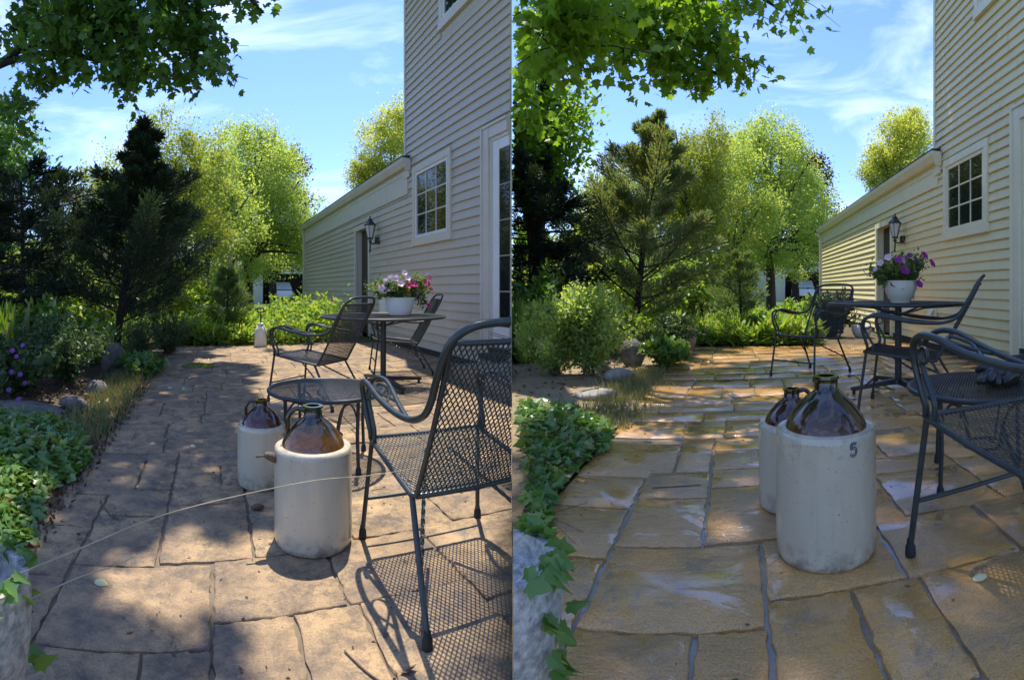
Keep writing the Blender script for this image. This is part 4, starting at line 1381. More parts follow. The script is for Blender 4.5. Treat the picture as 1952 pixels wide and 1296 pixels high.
def planter(s, d, r, top, label, cut=False):
    """stone urn with trailing ivy"""
    at = pol(s, d, r, 0)
    rt = empty('stone_urn', at, 0, label, 'urn')
    R_ = .10
    mb = MB().lathe([(0, 0), (.08, 0), (.08, .03), (.05, .06), (.045, .10), (.07, .14), (R_ * .86, top * .62), (R_ * 1.0, top * .80), (R_ * 1.02, top * .92), (R_ * .96, top), (R_ * .80, top), (R_ * .78, top * .93), (0, top * .9)], 48)
    b_ = mb.build('bowl', MT['planter'], rt, smooth=50)
    n = 150 if cut else 70
    t = RNG.uniform(0, 2 * pi, n)
    q = RNG.uniform(.75, 1.12, n)
    P = np.stack([at.x + R_ * q * np.cos(t), at.y + R_ * q * np.sin(t), at.z + top - np.where(q > 1, RNG.uniform(0, .22, n), -RNG.uniform(0, .02, n))], 1)
    D = np.stack([np.cos(t) * .6 + RNG.normal(0, .4, n), np.sin(t) * .6 + RNG.normal(0, .4, n), RNG.uniform(-.9, .2, n)], 1)
    sz = RNG.uniform(.024, .044, n)
    if cut:
        k = P[:, 0] > .015
        P, D, sz = P[k], D[k], sz[k]
    leaf_parts(rt, 'leaf', T_IVY, P, D, sz, LM['ivy'], (0, 0, 1))
    if cut: 
        clip_thing_mesh(b_)
    return rt


def clip_thing_mesh(o):
    bpy.context.view_layer.update()
    mw = o.matrix_world
    bm = bmesh.new(); bm.from_mesh(o.data)
    co = mw.inverted() @ Vector((0.002, 0, 0))
    bmesh.ops.bisect_plane(bm, geom=bm.verts[:] + bm.edges[:] + bm.faces[:], plane_co=co, plane_no=(-1, 0, 0), clear_outer=True)
    bm.to_mesh(o.data); bm.free()


planter('L', -.470, .86, .53, 'pale stone urn with ivy at the corner of the dry patio')
planter('R', -.462, .80, .465, 'mottled grey stone urn with trailing ivy at the corner of the wet patio', True)

# step below the glazed door
mb = MB().prism(clip_poly([(2.55, 3.6), (3.14, 3.6), (3.14, 4.98), (2.55, 4.98)], 'L'), 0.003, 0.17)
tag(mb.build('door_step', MT['concrete'], None, loc('L', 0, 0), -PSI['L']), 'low tan concrete step below the glazed door of the beige house', 'step')

# sprayer
rt = empty('garden_sprayer', loc('L', .84, 8.80), -PSI['L'], 'white plastic pump sprayer standing at the weedy far edge of the dry patio', 'sprayer')
MB().lathe([(0, 0.002), (.10, 0.002), (.108, .015), (.108, .22), (.10, .29), (.065, .35), (.04, .375), (0, .375)], 32).build('tank', MT['tank'], rt, smooth=40)
MB().lathe([(.042, .365), (.052, .37), (.052, .40), (.03, .41), (0, .41)], 20).build('collar', MT['white'], rt, smooth=40)
MB().tube([(0, 0, .40), (0, 0, .60)], .012, 8).build('pump_rod', MT['rubber'], rt, smooth=60)
MB().tube(smooth_path([(-.05, 0, .66), (-.055, 0, .60), (-.02, 0, .595), (.02, 0, .595), (.055, 0, .60), (.05, 0, .66)], 4), .011, 8).tube([(-.055, 0, .66), (.055, 0, .66)], .012, 8).build('handle', MT['rubber'], rt, smooth=60)
MB().tube(smooth_path([(.01, -.05, .37), (.05, -.10, .34), (.09, -.10, .2), (.10, -.09, .06), (.06, -.13, .02)], 5), .007, 6).build('hose', MT['rubber'], rt, smooth=60)

# glove on the low table
rt = empty('leather_glove', loc('R', 1.17, 2.03, .441), -PSI['R'] + .5, 'crumpled black leather glove lying on the low mesh table', 'glove')
rt.scale = (1.2, 1.2, 1.2)
bm = bmesh.new()
bmesh.ops.create_icosphere(bm, subdivisions=4, radius=1)
for v in bm.verts:
    c = v.co.copy()
    w = 1 + .10 * sin(7 * c.x + 3 * c.y) + .08 * sin(11 * c.y + 5 * c.z) + .05 * sin(17 * c.x - 9 * c.z)
    v.co = Vector((c.x * .085 * w, c.y * .055 * w, max(-.8, c.z) * .042 * w + .036))
for f in bm.faces: f.smooth = True
me = bpy.data.meshes.new('palm'); bm.to_mesh(me); bm.free(); me.materials.append(MT['leather'])
link('palm', me, rt)
for k, (a, L, z_) in enumerate([(2.75, .07, .018), (3.05, .075, .022), (3.35, .07, .03), (3.6, .055, .016), (2.2, .05, .05)]):
    c, q = cos(a), sin(a)
    P = smooth_path([(.05 * c, .035 * q, .035), (.085 * c, .06 * q, z_ + .02), (.07 * c + L * c * .7, .06 * q + L * q * .7, z_)], 4)
    MB().tube(P, [.017, .018, .018, .017, .0165, .016, .015, .013, .008], 9).build('finger', MT['leather'], rt, smooth=80)
MB().tube(smooth_path([(.05, .0, .04), (.09, .01, .035), (.125, .03, .026)], 4), [.035, .038, .036, .038, .04, .038, .04, .042, .040], 12).build('cuff', MT['leather'], rt, smooth=80)

# urn and pale pot at the far edge of the wet patio
rt = empty('clay_urn', loc('R', -.66, 7.35), 0, 'small pinkish clay urn at the far edge of the wet patio', 'urn')
MB().lathe([(0, 0), (.07, 0), (.075, .02), (.11, .10), (.12, .17), (.10, .24), (.09, .27), (.115, .30), (.11, .31), (.085, .29), (0, .26)], 32).build('bowl', MT['terra'], rt, smooth=40)
rt = empty('round_pot', loc('R', 2.30, 9.05), 0, 'white round pot on the ground beside the garage door of the yellow house', 'pot')
MB().lathe([(0, 0), (.12, 0), (.16, .05), (.19, .14), (.19, .20), (.17, .215), (.16, .18), (0, .16)], 32).build('bowl', MT['plastic'], rt, smooth=40)

# rocks in the beds
rock('rock', pol('L', -.190, 6.55, .13), (.15, .13, .19), 'dark rounded boulder at the foot of the juniper in the left garden', MT['rock'], 2)
rock('rock', pol('L', -.207, 6.3, .07), (.07, .06, .11), 'small pointed rock before the dark boulder in the left garden', MT['rock'], 3)
rock('rock', pol('L', -.27, 4.35, .02), (.16, .12, .07), 'flat edging rock half buried beside the dry grass of the left bed', MT['rock'], 4)
rock('rock', pol('L', -.225, 4.95, .03), (.13, .10, .09), 'dull lumpy edging rock behind the dry grass of the left bed', MT['rock'], 6)
rock('rock', pol('L', -.36, 4.2, .0), (.42, .26, .05), 'broad flat stepping stone in the leaf litter of the left bed', MT['rock'], 7)
rock('rock', pol('R', -.200, 5.9, .13), (.15, .14, .19), 'rounded grey boulder beside the leafy edge of the sunlit garden', MT['rock'], 12)
rock('rock', pol('R', -.27, 4.15, .02), (.19, .13, .05), 'flat pale rock in bare soil of the sunlit garden', MT['rockp'], 13)
rock('rock', pol('R', -.225, 5.0, .03), (.16, .11, .08), 'pale edging rock beside the dry grass of the sunlit garden', MT['rockp'], 14)


# ------------------------------------------------------------------ plants
def tree(name, s, d, r, label, group, kind, trunk_h, trunk_r, lobes, n, tmpl, mat, size, clumps=90, spread=.22, bark='bark', up=.2, limbs=7, seed=1, base=0.0, droop=0.0, shell=.45):
    rs = random.Random(seed)
    at = pol(s, d, r, base)
    rt = empty(name, at, 0, label, kind, group)
    mb = MB()
    sp = smooth_path([(at.x, at.y, at.z - .05), (at.x + rs.uniform(-.05, .05), at.y, at.z + trunk_h * .5), (at.x + rs.uniform(-.12, .12), at.y + .05, at.z + trunk_h)], 4)
    mb.tube(sp, [trunk_r * (1 - .5 * i / len(sp)) for i in range(len(sp))], 9)
    Ps = []
    tot = sum(l[5] for l in lobes)
    for (du, dv, z, ru, rz, w) in lobes:
        c = at + Vector((du, dv, z))
        P = clumped(int(n * w / tot), c, (ru, ru, rz), max(6, int(clumps * w / tot)), spread, shell)
        Ps.append(P)
        for i in range(max(2, int(limbs * w / tot))):
            e = c + Vector((rs.uniform(-.6, .6) * ru, rs.uniform(-.6, .6) * ru, rs.uniform(-.5, .6) * rz))
            b0 = Vector(sp[rs.randint(int(len(sp) * .6), len(sp) - 1)])
            m1 = b0.lerp(e, .5) + Vector((rs.uniform(-.1, .1), rs.uniform(-.1, .1), .1)) * ru
            q = smooth_path([b0, m1, e], 4)
            mb.tube(q, [trunk_r * .42 * (1 - .8 * i / len(q)) for i in range(len(q))], 5)
    wpart(mb, 'trunk', MT[bark], rt)
    P = np.concatenate(Ps)
    P = P[clipx(s, P, 0.05)]
    P = P[P[:, 2] > at.z + .05]
    D = rand_dirs(len(P), up)
    D[:, 2] -= droop
    cloud('crown', tmpl, P, D, RNG.uniform(size * .6, size * 1.3, len(P)), mat, rt)
    return rt


def juniper(name, s, d, r, label, h, z0, spread, n, mat, size, bark='barkd', nb=46, seed=1, group=None, flat=False, lean=0.0, tmpl=None, expo=.8, rise=(.3, .95), var=True):
    rs = random.Random(seed)
    at = pol(s, d, r, 0)
    rt = empty(name, at, 0, label, 'tree', group)
    mb = MB()
    a = PSI[s]
    ln = Vector((cos(a), -sin(a), 0)) * lean
    top = at + Vector((0, 0, h * (0.86 if flat else .99))) + ln
    sp = [at + (top - at) * t + Vector((sin(3 * t + seed), cos(4 * t + seed), 0)) * .03 for t in [i / 10 for i in range(11)]]
    sp[0].z -= .05
    mb.tube(sp, [.055 * h / 3.3 * (1 - .85 * i / 10) + .006 for i in range(11)], 9)
    Ps, Ds = [], []
    per = n // nb
    for i in range(nb):
        t = (i + rs.random()) / nb
        z = z0 + (h - z0) * t
        k = z / h
        b0 = at + (top - at) * k
        prof = (1 - t) ** expo if not flat else (.55 + .45 * sin(pi * min(1, t * 1.05)))
        prof = max(prof * (0.55 + .45 * min(1, t * 4)), .05)
        L = spread * prof * (rs.choice([.45, .7, .85, 1.0, 1.1, 1.3]) if var else rs.uniform(.6, 1.1)) * rs.uniform(.85, 1.15) + .06
        az = i * 2.4 + rs.uniform(-.5, .5)
        ris = rs.uniform(*rise) if not flat else rs.uniform(-.1, .4)
        e = b0 + Vector((cos(az) * L, sin(az) * L, L * ris))
        m = b0.lerp(e, .5) + Vector((0, 0, -.06 * L))
        q = smooth_path([b0, m, e], 5)
        mb.tube(q, [.014 * (1 - .8 * j / len(q)) * max(.5, L) + .002 for j in range(len(q))], 5)
        tt = RNG.uniform(.12, 1.06, per) ** .62
        B0 = np.array(b0); M_ = np.array(m); E_ = np.array(e)
        C_ = ((1 - tt) ** 2)[:, None] * B0 + (2 * tt * (1 - tt))[:, None] * M_ + (tt ** 2)[:, None] * E_
        off = rand_dirs(per) * (RNG.uniform(0, 1, per) ** .7 * .20 * L * (1.15 - tt * .85) + .025)[:, None]
        off[:, 2] *= .75
        C2 = C_ + off
        dr = (E_ - B0) / max(np.linalg.norm(E_ - B0), 1e-6)
        Ds.append(np.tile(dr, (per, 1)) * .9 + off / np.maximum(np.linalg.norm(off, axis=1, keepdims=True), 1e-6) * .7 + RNG.normal(0, .35, (per, 3)) + np.array([0, 0, .25]))
        Ps.append(C2)
    wpart(mb, 'trunk', MT[bark], rt)
    P = np.concatenate(Ps); D = np.concatenate(Ds)
    k = clipx(s, P, .06) & (P[:, 2] > GZ[s] + .04)
    P, D = P[k], D[k]
    cloud('crown', tmpl or T_FINE, P, D, RNG.uniform(size * .55, size * 1.3, len(P)), mat, rt)
    return rt


gj = 'conifers along the left garden'
gk = 'conifers along the sunlit garden'
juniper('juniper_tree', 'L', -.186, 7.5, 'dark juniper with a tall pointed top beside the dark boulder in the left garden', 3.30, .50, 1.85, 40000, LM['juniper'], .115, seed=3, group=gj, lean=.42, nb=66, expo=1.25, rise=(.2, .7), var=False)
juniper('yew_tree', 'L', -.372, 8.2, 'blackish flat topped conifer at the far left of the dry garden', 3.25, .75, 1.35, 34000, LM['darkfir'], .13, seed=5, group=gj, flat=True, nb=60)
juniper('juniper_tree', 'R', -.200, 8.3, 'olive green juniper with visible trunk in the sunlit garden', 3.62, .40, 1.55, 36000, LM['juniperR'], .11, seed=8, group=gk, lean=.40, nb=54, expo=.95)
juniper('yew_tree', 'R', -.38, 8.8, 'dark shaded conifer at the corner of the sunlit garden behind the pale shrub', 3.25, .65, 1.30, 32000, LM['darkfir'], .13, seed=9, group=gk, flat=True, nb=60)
juniper('young_juniper', 'L', .030, 9.7, 'young feathery light green juniper among weeds at the end of the dry patio', 1.32, .08, .52, 9000, LM['sjun'], .08, seed=4, nb=34)
juniper('young_juniper', 'R', .010, 8.7, 'young feathery light green juniper among weeds at the end of the wet patio', 1.45, .08, .58, 9000, LM['sjun'], .08, seed=14, nb=34)

for s, o in (('L', 0.0), ('R', 0.0)):
    A = 'behind the dry garden' if s == 'L' else 'behind the sunlit garden'
    gg = 'trees ' + A
    tree('yellow_green_tree', s, -.085, 13, 'yellow green broadleaf tree %s next to the juniper top' % A, gg, 'tree', 2.2, .12, [(0, 0, 4.1, 1.1, 1.35, 1), (-.4, .3, 2.9, 1.3, 1.1, .8), (.8, .2, 3.6, .9, 1.3, .7), (.5, 0, 2.0, 1.3, .9, .6)], 34000, T_FAR, LM['yellow'], .078, 200, .17, seed=2)
    tree('yellow_green_tree', s, -.235, 14.5, 'yellow green bush tree %s between the two dark conifers' % A, gg, 'tree', 1.6, .10, [(0, 0, 2.8, 1.4, 1.5, 1), (.5, 0, 1.4, 1.5, 1.1, .8), (-1.4, 0, 1.5, 1.2, 1.1, .6)], 26000, T_FAR, LM['yellow'], .085, 150, .2, seed=6)
    tree('pale_green_tree', s, .072, 20, 'tall pale green tree with a rounded crown %s' % A, gg, 'tree', 3.0, .22,
         [(0, 0, 5.6, 1.9, 1.8, 1.2), (-1.2, 0, 4.6, 1.4, 1.8, .8), (1.3, 0, 4.6, 1.5, 1.7, .9), (.2, 0, 3.2, 2.2, 1.3, .8), (-.6, 0, 6.6, .8, .9, .25), (.5, 0, 6.8, .8, .9, .25), (2.2, 0, 3.4, 1.0, 1.2, .45), (2.5, -.2, 2.3, .9, .6, .3), (-1.9, .3, 5.2, 1.2, 1.7, .6), (-2.1, .3, 3.0, 1.4, 1.5, .6), (.3, 0, 2.0, 2.3, .9, .5)], 66000, T_FAR, LM['light'], .110, 420, .24, seed=4, limbs=22)
    tree('pale_green_tree', s, -.012, 17, 'mid green spreading tree %s filling the gap before the tall pale tree' % A, gg, 'tree', 2.0, .14, [(0, 0, 4.7, 1.2, 1.4, 1), (-.9, 0, 3.6, 1.2, 1.3, .8), (.9, 0, 3.4, 1.2, 1.4, .8)], 22000, T_FAR, LM['light'], .10, 170, .2, seed=13)
    tree('yellow_green_tree', s, -.165, 17, 'taller yellow green tree %s showing behind the pointed conifer' % A, gg, 'tree', 2.0, .14, [(0, 0, 4.2, 1.3, 1.4, 1), (-1.2, 0, 3.2, 1.3, 1.4, .8), (1.0, 0, 3.2, 1.2, 1.4, .8)], 22000, T_FAR, LM['yellow'], .10, 170, .2, seed=15)
    tree('purple_plum_tree', s, .120, 27, 'dark purple leaved tree %s near the neighbouring garage' % A, gg, 'tree', 2.2, .24, [(0, 0, 4.6, 2.3, 2.3, 1), (.3, 0, 6.9, 1.5, 1.9, .6), (.9, 0, 3.0, 2.3, 1.0, .5), (-.9, 0, 2.7, 2.0, .9, .4)], 22000, T_FAR, LM['plum'], .18, 140, .32, seed=7, bark='barkd')
    dg = .350 if s == 'L' else .330
    tree('golden_locust_tree', s, dg, 27, 'golden yellow tree rising behind the garage of the %s house' % ('beige' if s == 'L' else 'yellow'), gg, 'tree', 5.0, .2, [(0, 0, 8.1, 2.0, 2.1, 1), (-1.2, .4, 7.0, 1.2, 1.2, .5), (.6, 0, 9.4, 1.3, 1.4, .4)], 30000, T_FAR, LM['gold'], .14, 170, .26, seed=5)

for s, dlist in (('L', [(-.43, 12.5, 1.9), (-.33, 11.5, 1.5), (-.15, 12.0, 1.5), (-.045, 15.0, 1.35), (-.26, 13, 1.3)]), ('R', [(-.32, 11.5, 1.8), (-.16, 11.0, 1.6), (-.06, 12.5, 1.6), (-.24, 12.5, 1.7)])):
    for i, (d_, r_, h_) in enumerate(dlist):
        tree('understory_bush', s, d_, r_, ['broad yellow green bush', 'bright leafy bush', 'dense sunlit bush', 'low rounded bush', 'pale spreading bush'][i] + (' among the trunks behind the %s garden' % ('dry' if s == 'L' else 'sunlit')), 'bushes behind the %s garden' % ('dry' if s == 'L' else 'sunlit'), 'bush', h_ * .4, .04,
             [(0, 0, h_ * .5, 1.25, h_ * .5, 1)], 4200, T_OVAL, LM['yellow' if i % 2 == 0 else 'weed'], .12, 50, .17, seed=30 + i)

# maples: trunk, limbs, hanging leaf branches and unseen leaves added to shade the patio
def maple(s, base_d, base_r, trunk_pts, limb_list, lobes, shade, label, mat, nvis, leaf=.125):
    at = pol(s, base_d, base_r, 0)
    rt = empty('maple_tree', at, 0, label, 'tree')
    mb = MB()
    mb.tube(smooth_path([tuple(pol(s, d, r, z)) for d, r, z in trunk_pts], 4), [.19 - .007 * i for i in range((len(trunk_pts) - 1) * 4 + 1)], 10)
    for L in limb_list:
        q = smooth_path([tuple(pol(s, d, r, z)) for d, r, z in L], 5)
        mb.tube(q, [.045 * (1 - .9 * i / len(q)) + .003 for i in range(len(q))], 6)
    Ps = []
    tot = sum(l[3] * l[4] for l in lobes)
    ex = MB()
    for (d, e, r, rd, re) in lobes:
        c = pol(s, d, r, EYE[s] + (e + .028) * r)
        n = int(nvis * rd * re / tot)
        nt = max(4, n // 22)
        # twigs that fan out and hang, with leaves along them
        cc = in_ellipsoid(nt, c, (rd * r, rd * r * 1.1, re * r), .5)
        ax = pol(s, d + .3, r) - pol(s, d - .3, r); ax.normalize()
        for k in range(nt):
            b0 = Vector(cc[k])
            dv = ax * random.uniform(.05, .32) + Vector((random.gauss(0, .22), random.gauss(0, .22), random.uniform(-.22, .08)))
            e1 = b0 + dv * .5; e2 = b0 + dv
            e2.z -= .05
            ex.tube([b0, e1, e2], [.005, .004, .002], 4)
            t = RNG.uniform(.0, 1.05, n // nt + 1)[:, None]
            P = np.array(b0) + np.array(dv) * t * .9 + RNG.normal(0, .06, (len(t), 3))
            P[:, 2] -= .03
            Ps.append(P)
    P = np.concatenate(Ps)
    k = clipx(s, P, .03)
    P = P[k]
    D = rand_dirs(len(P), 0.0) * .75
    D[:, 2] -= .75
    sz = RNG.uniform(leaf * .65, leaf * 1.2, len(P))
    keep = leaf_parts(rt, 'leaf', T_MAPLE, P, D, sz, mat, (0, 0, 1))
    cloud('crown', T_MAPLE, P[keep], D[keep], sz[keep], mat, rt)
    if s == 'R':
        ex2 = MB()
        for f in range(0, len(ex.f)):
            pass
        vv = np.array(ex.v)
        ex.v = [tuple((max(x, .01), y, z)) for x, y, z in ex.v]
    tag(wpart(ex, 'twig', MT['barkd'], rt), kind='stuff')
    # unseen leaves overhead, placed for the shade they cast on the patio
    Q = shade
    D = rand_dirs(len(Q), .9)
    sz = RNG.uniform(.15, .24, len(Q))
    cloud('unseen_shade_leaves', T_CHEAP, Q, D, sz, mat, rt)
    wpart(mb, 'trunk', MT['barkd'], rt)
    return rt


def vnoise(x, y, seed):
    r = np.random.default_rng(seed).uniform(0, 2 * pi, (8, 3))
    out = np.zeros_like(x)
    for i, (a, p, q) in enumerate(r):
        f = 1.1 + .62 * i
        out += np.sin(f * (x * np.cos(a) + y * np.sin(a)) * 1.6 + p) / (1 + .18 * i)
    return out / 3.0


sun_l = {}
for s in 'LR':
    d = SUN_AZ - PSI[s]
    sun_l[s] = (sin(d) / tan(SUN_EL), cos(d) / tan(SUN_EL))


def shade_leaves(s, n, u0, u1, v0, v1, h0, h1, test):
    """positions for leaves added overhead, out of view: ground spot (u, v) lies in the shade of a leaf at height h"""
    u = RNG.uniform(u0, u1, n); v = RNG.uniform(v0, v1, n); h = RNG.uniform(h0, h1, n)
    k = test(u, v)
    u, v, h = u[k], v[k], h[k]
    lu = u + sun_l[s][0] * h; lv = v + sun_l[s][1] * h
    r = np.sqrt(lu ** 2 + lv ** 2)
    lim = EYE[s] + .60 * r
    out_of_view = (h > lim)
    a = PSI[s]
    gx = u * cos(a) + v * sin(a)
    own = gx < 0.0 if s == 'L' else gx > -0.04
    gap = np.hypot(lu - .35, lv - 1.5) > .85  # hole kept overhead so the jug glaze mirrors open sky
    return np.stack([lu, lv, h], 1)[out_of_view & own & gap]


def testL(u, v):
    nz_ = vnoise(u * .8, v * .8, 3) + .5 * vnoise(u * 2.3, v * 2.3, 4)
    dens = .40 - 1.2 * np.clip((u + .0) / .6, -.8, 1.2) + .85 * ((v > 2.3) & (v < 6.8)) * (u < .6)
    dens = np.where((v < 2.1) & (u > -.5), dens - .75, dens)
    dens = np.where(u < -.72, 0.35, dens)
    return nz_ + dens > .2


QL = shade_leaves('L', 16000, -3.5, 1.5, .6, 9.5, 7.0, 10.5, testL)
QL = locs('L', QL)
QL = QL[clipx('L', QL, .1)]


def testR(u, v):
    edge = 5.95 + .45 * u
    wob = .10 * np.sin(u * 3.1) + .06 * np.sin(u * 7 + 1)
    left = np.where(v < 3.0, -1.08, -.84) + .05 * np.sin(v * 2.3)
    lobe = (u > -.9) & (u < .8) & (v > 2.9) & (v < 4.6) & (RNG.uniform(0, 1, len(u)) < .94)
    return (v < edge + wob) & (u > left) & ~lobe


QR = shade_leaves('R', 13000, -1.3, 3.2, -.5, 7.8, 12.5, 16.5, testR)  # leaves added high out of view to keep the wet patio shaded
# more unseen leaves, added to shade the wall of the yellow house
n = 26000
wv = RNG.uniform(1.5, 9.5, n); wz = RNG.uniform(-.5, 6.2, n); hh = RNG.uniform(11.0, 16.5, n)
kk = (hh > wz + .8)
tt = hh - wz
QW = np.stack([2.85 + sun_l['R'][0] * tt, wv + sun_l['R'][1] * tt, hh], 1)[kk]
QW = QW[QW[:, 2] > EYE['R'] + .62 * np.hypot(QW[:, 0], QW[:, 1])]
QW = QW[QW[:, 0] < 1.6]
QR = np.concatenate([QR, QW[:5500]])
QR = locs('R', QR)
QR = QR[QR[:, 0] > -9]

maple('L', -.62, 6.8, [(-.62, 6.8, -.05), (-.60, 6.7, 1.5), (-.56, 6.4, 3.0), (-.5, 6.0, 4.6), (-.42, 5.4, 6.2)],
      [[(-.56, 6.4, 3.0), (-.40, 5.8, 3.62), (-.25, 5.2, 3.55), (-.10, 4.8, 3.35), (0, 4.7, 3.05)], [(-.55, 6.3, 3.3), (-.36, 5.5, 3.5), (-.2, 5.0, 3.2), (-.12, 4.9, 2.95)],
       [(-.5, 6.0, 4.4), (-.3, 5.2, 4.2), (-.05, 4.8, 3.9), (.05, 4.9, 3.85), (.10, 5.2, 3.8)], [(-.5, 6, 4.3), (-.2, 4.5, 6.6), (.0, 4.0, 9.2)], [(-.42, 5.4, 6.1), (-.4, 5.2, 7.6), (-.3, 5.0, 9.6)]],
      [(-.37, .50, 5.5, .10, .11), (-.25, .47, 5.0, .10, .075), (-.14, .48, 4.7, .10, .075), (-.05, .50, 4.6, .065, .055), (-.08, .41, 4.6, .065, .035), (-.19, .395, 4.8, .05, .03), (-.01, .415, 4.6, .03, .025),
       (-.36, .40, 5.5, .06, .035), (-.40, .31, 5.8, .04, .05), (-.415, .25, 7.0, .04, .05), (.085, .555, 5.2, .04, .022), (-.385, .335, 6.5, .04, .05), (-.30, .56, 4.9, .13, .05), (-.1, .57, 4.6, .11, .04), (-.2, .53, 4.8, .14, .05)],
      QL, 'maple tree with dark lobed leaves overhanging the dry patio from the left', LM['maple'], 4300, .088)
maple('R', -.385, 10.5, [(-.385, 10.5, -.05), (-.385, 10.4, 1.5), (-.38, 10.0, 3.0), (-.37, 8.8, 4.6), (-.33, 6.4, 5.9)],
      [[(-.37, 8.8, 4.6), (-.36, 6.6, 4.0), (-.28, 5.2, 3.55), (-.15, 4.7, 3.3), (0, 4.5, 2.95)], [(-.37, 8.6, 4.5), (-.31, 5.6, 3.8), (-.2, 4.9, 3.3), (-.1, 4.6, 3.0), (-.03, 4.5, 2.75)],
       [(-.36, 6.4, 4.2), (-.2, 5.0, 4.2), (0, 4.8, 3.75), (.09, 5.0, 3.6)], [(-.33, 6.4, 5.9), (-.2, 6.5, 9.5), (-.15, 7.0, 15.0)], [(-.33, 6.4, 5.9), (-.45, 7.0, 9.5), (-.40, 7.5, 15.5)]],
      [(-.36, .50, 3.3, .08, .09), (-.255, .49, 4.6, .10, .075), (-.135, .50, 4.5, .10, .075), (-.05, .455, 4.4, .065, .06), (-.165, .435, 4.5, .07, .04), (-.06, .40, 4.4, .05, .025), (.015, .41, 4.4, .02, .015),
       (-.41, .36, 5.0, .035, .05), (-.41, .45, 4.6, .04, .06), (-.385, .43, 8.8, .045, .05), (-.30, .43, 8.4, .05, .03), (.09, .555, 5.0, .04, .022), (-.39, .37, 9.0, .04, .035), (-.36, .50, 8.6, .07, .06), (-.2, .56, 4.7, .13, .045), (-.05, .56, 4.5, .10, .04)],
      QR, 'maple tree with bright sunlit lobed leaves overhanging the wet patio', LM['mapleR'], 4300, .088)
tree('ash_tree', 'L', -.44, 10.5, 'broadleaf tree with bright lower leaves at the far left behind the blackish conifer', 'trees behind the dry garden', 'tree', 2.6, .14, [(0, 0, 3.9, 1.1, .9, 1), (-.5, 0, 2.8, 1.1, 1.0, .6)], 8000, T_CHEAP, LM['maple'], .10, 90, .2, seed=21)
tree('ash_tree', 'R', -.395, 9.2, 'broadleaf tree with bright lower leaves above the dark conifer of the sunlit garden', 'trees behind the sunlit garden', 'tree', 2.6, .14, [(0, 0, 3.8, 1.0, .8, 1), (0, 0, 2.9, .8, .8, .5)], 8000, T_CHEAP, LM['mapleR'], .10, 90, .2, seed=22)


# shrubs
def shrub(name, s, d, r, h, w, n, mat, label, size=.05, tmpl=T_OVAL, group=None, flowers=None, stems=14, seed=1):
    at = pol(s, d, r, 0)
    rt = empty(name, at, 0, label, 'shrub', group)
    rs = random.Random(seed)
    mb = MB()
    Ps, Ds = [], []
    nst = max(stems, 26)
    for i in range(nst):
        az = rs.uniform(0, 2 * pi); q = rs.random() ** .6 * w
        e = at + Vector((cos(az) * q, sin(az) * q, h * (1 - .45 * (q / w) ** 2) * rs.uniform(.7, 1.05)))
        m = at + Vector((cos(az) * q * .35, sin(az) * q * .35, e.z * .5))
        path = smooth_path([at + Vector((cos(az) * .05, sin(az) * .05, 0)), m, e], 5)
        mb.tube(path, [.006 * (1 - .8 * k / len(path)) + .0012 for k in range(len(path))], 5)
        k = n // nst
        tt = RNG.uniform(.25, 1.03, k)
        idx = np.clip((tt * (len(path) - 1)).astype(int), 0, len(path) - 1)
        P = np.array([tuple(path[j]) for j in idx]) + RNG.normal(0, .055 * max(h, .5), (k, 3))
        Ps.append(P)
    tag(wpart(mb, 'stem', MT['twig'], rt), kind='stuff')
    P = np.concatenate(Ps)
    kx = clipx(s, P, .04) & (P[:, 2] > GZ[s] + .015)
    P = P[kx]
    cloud('foliage', tmpl, P, rand_dirs(len(P), .3), RNG.uniform(size * .6, size * 1.3, len(P)), mat, rt)
    if flowers:
        for (dd, rr_, z) in flowers:
            f = link('flower', FM['geran'], None)
            f.parent = rt
            f.location = pol(s, dd, rr_, z) - at
            f.rotation_euler = Vector((-f.location.x * 0 + rs.uniform(-.3, .3) - at.x * .1, -1 * at.y * .2, .5)).to_track_quat('Z', 'Y').to_euler()
            f.scale = (.85,) * 3
    return rt


gs = 'shrubs of the left garden'
gt_ = 'shrubs of the sunlit garden'
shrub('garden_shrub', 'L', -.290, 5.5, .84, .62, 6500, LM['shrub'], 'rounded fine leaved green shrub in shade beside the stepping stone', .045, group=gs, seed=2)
shrub('geranium_plant', 'L', -.385, 4.9, .62, .55, 4200, LM['shrub'], 'leafy cranesbill with violet flowers at the far left of the dry garden', .055, T_IVY, group=gs, seed=3,
      flowers=[(-.39, 4.45, .46), (-.382, 4.45, .41), (-.397, 4.45, .12), (-.375, 4.42, .26), (-.365, 4.5, .17), (-.392, 4.5, .27), (-.378, 4.4, .05), (-.37, 4.5, .5)])
shrub('garden_shrub', 'L', -.235, 7.0, .75, .5, 3000, LM['weed'], 'bright leafy plant sunlit behind the round shrub of the left garden', .08, T_OVAL, group=gs, seed=4)
shrub('garden_shrub', 'L', -.33, 7.0, .95, .55, 2200, LM['ivy'], 'large leaved green plant under the blackish conifer', .12, T_OVAL, group=gs, seed=5)
shrub('garden_shrub', 'L', -.135, 6.9, .55, .42, 2600, LM['shrub'], 'dark shaded undergrowth plant right of the dark boulder', .06, T_LONG, group=gs, seed=6)
shrub('garden_shrub', 'L', -.085, 7.9, .70, .50, 3200, LM['shrub'], 'shaded bushy plant at the edge of the far dry paving', .07, T_LONG, group=gs, seed=7)
shrub('ground_cover_plant', 'L', -.140, 6.0, .22, .38, 1500, LM['ivy'], 'low round leaved plant spilling onto the dry paving by the boulder', .07, T_IVY, group=gs, seed=8)
shrub('garden_shrub', 'R', -.350, 5.25, .82, .70, 8500, LM['shrubR'], 'pale fine leaved shrub sunlit above the bare soil', .045, group=gt_, seed=9)
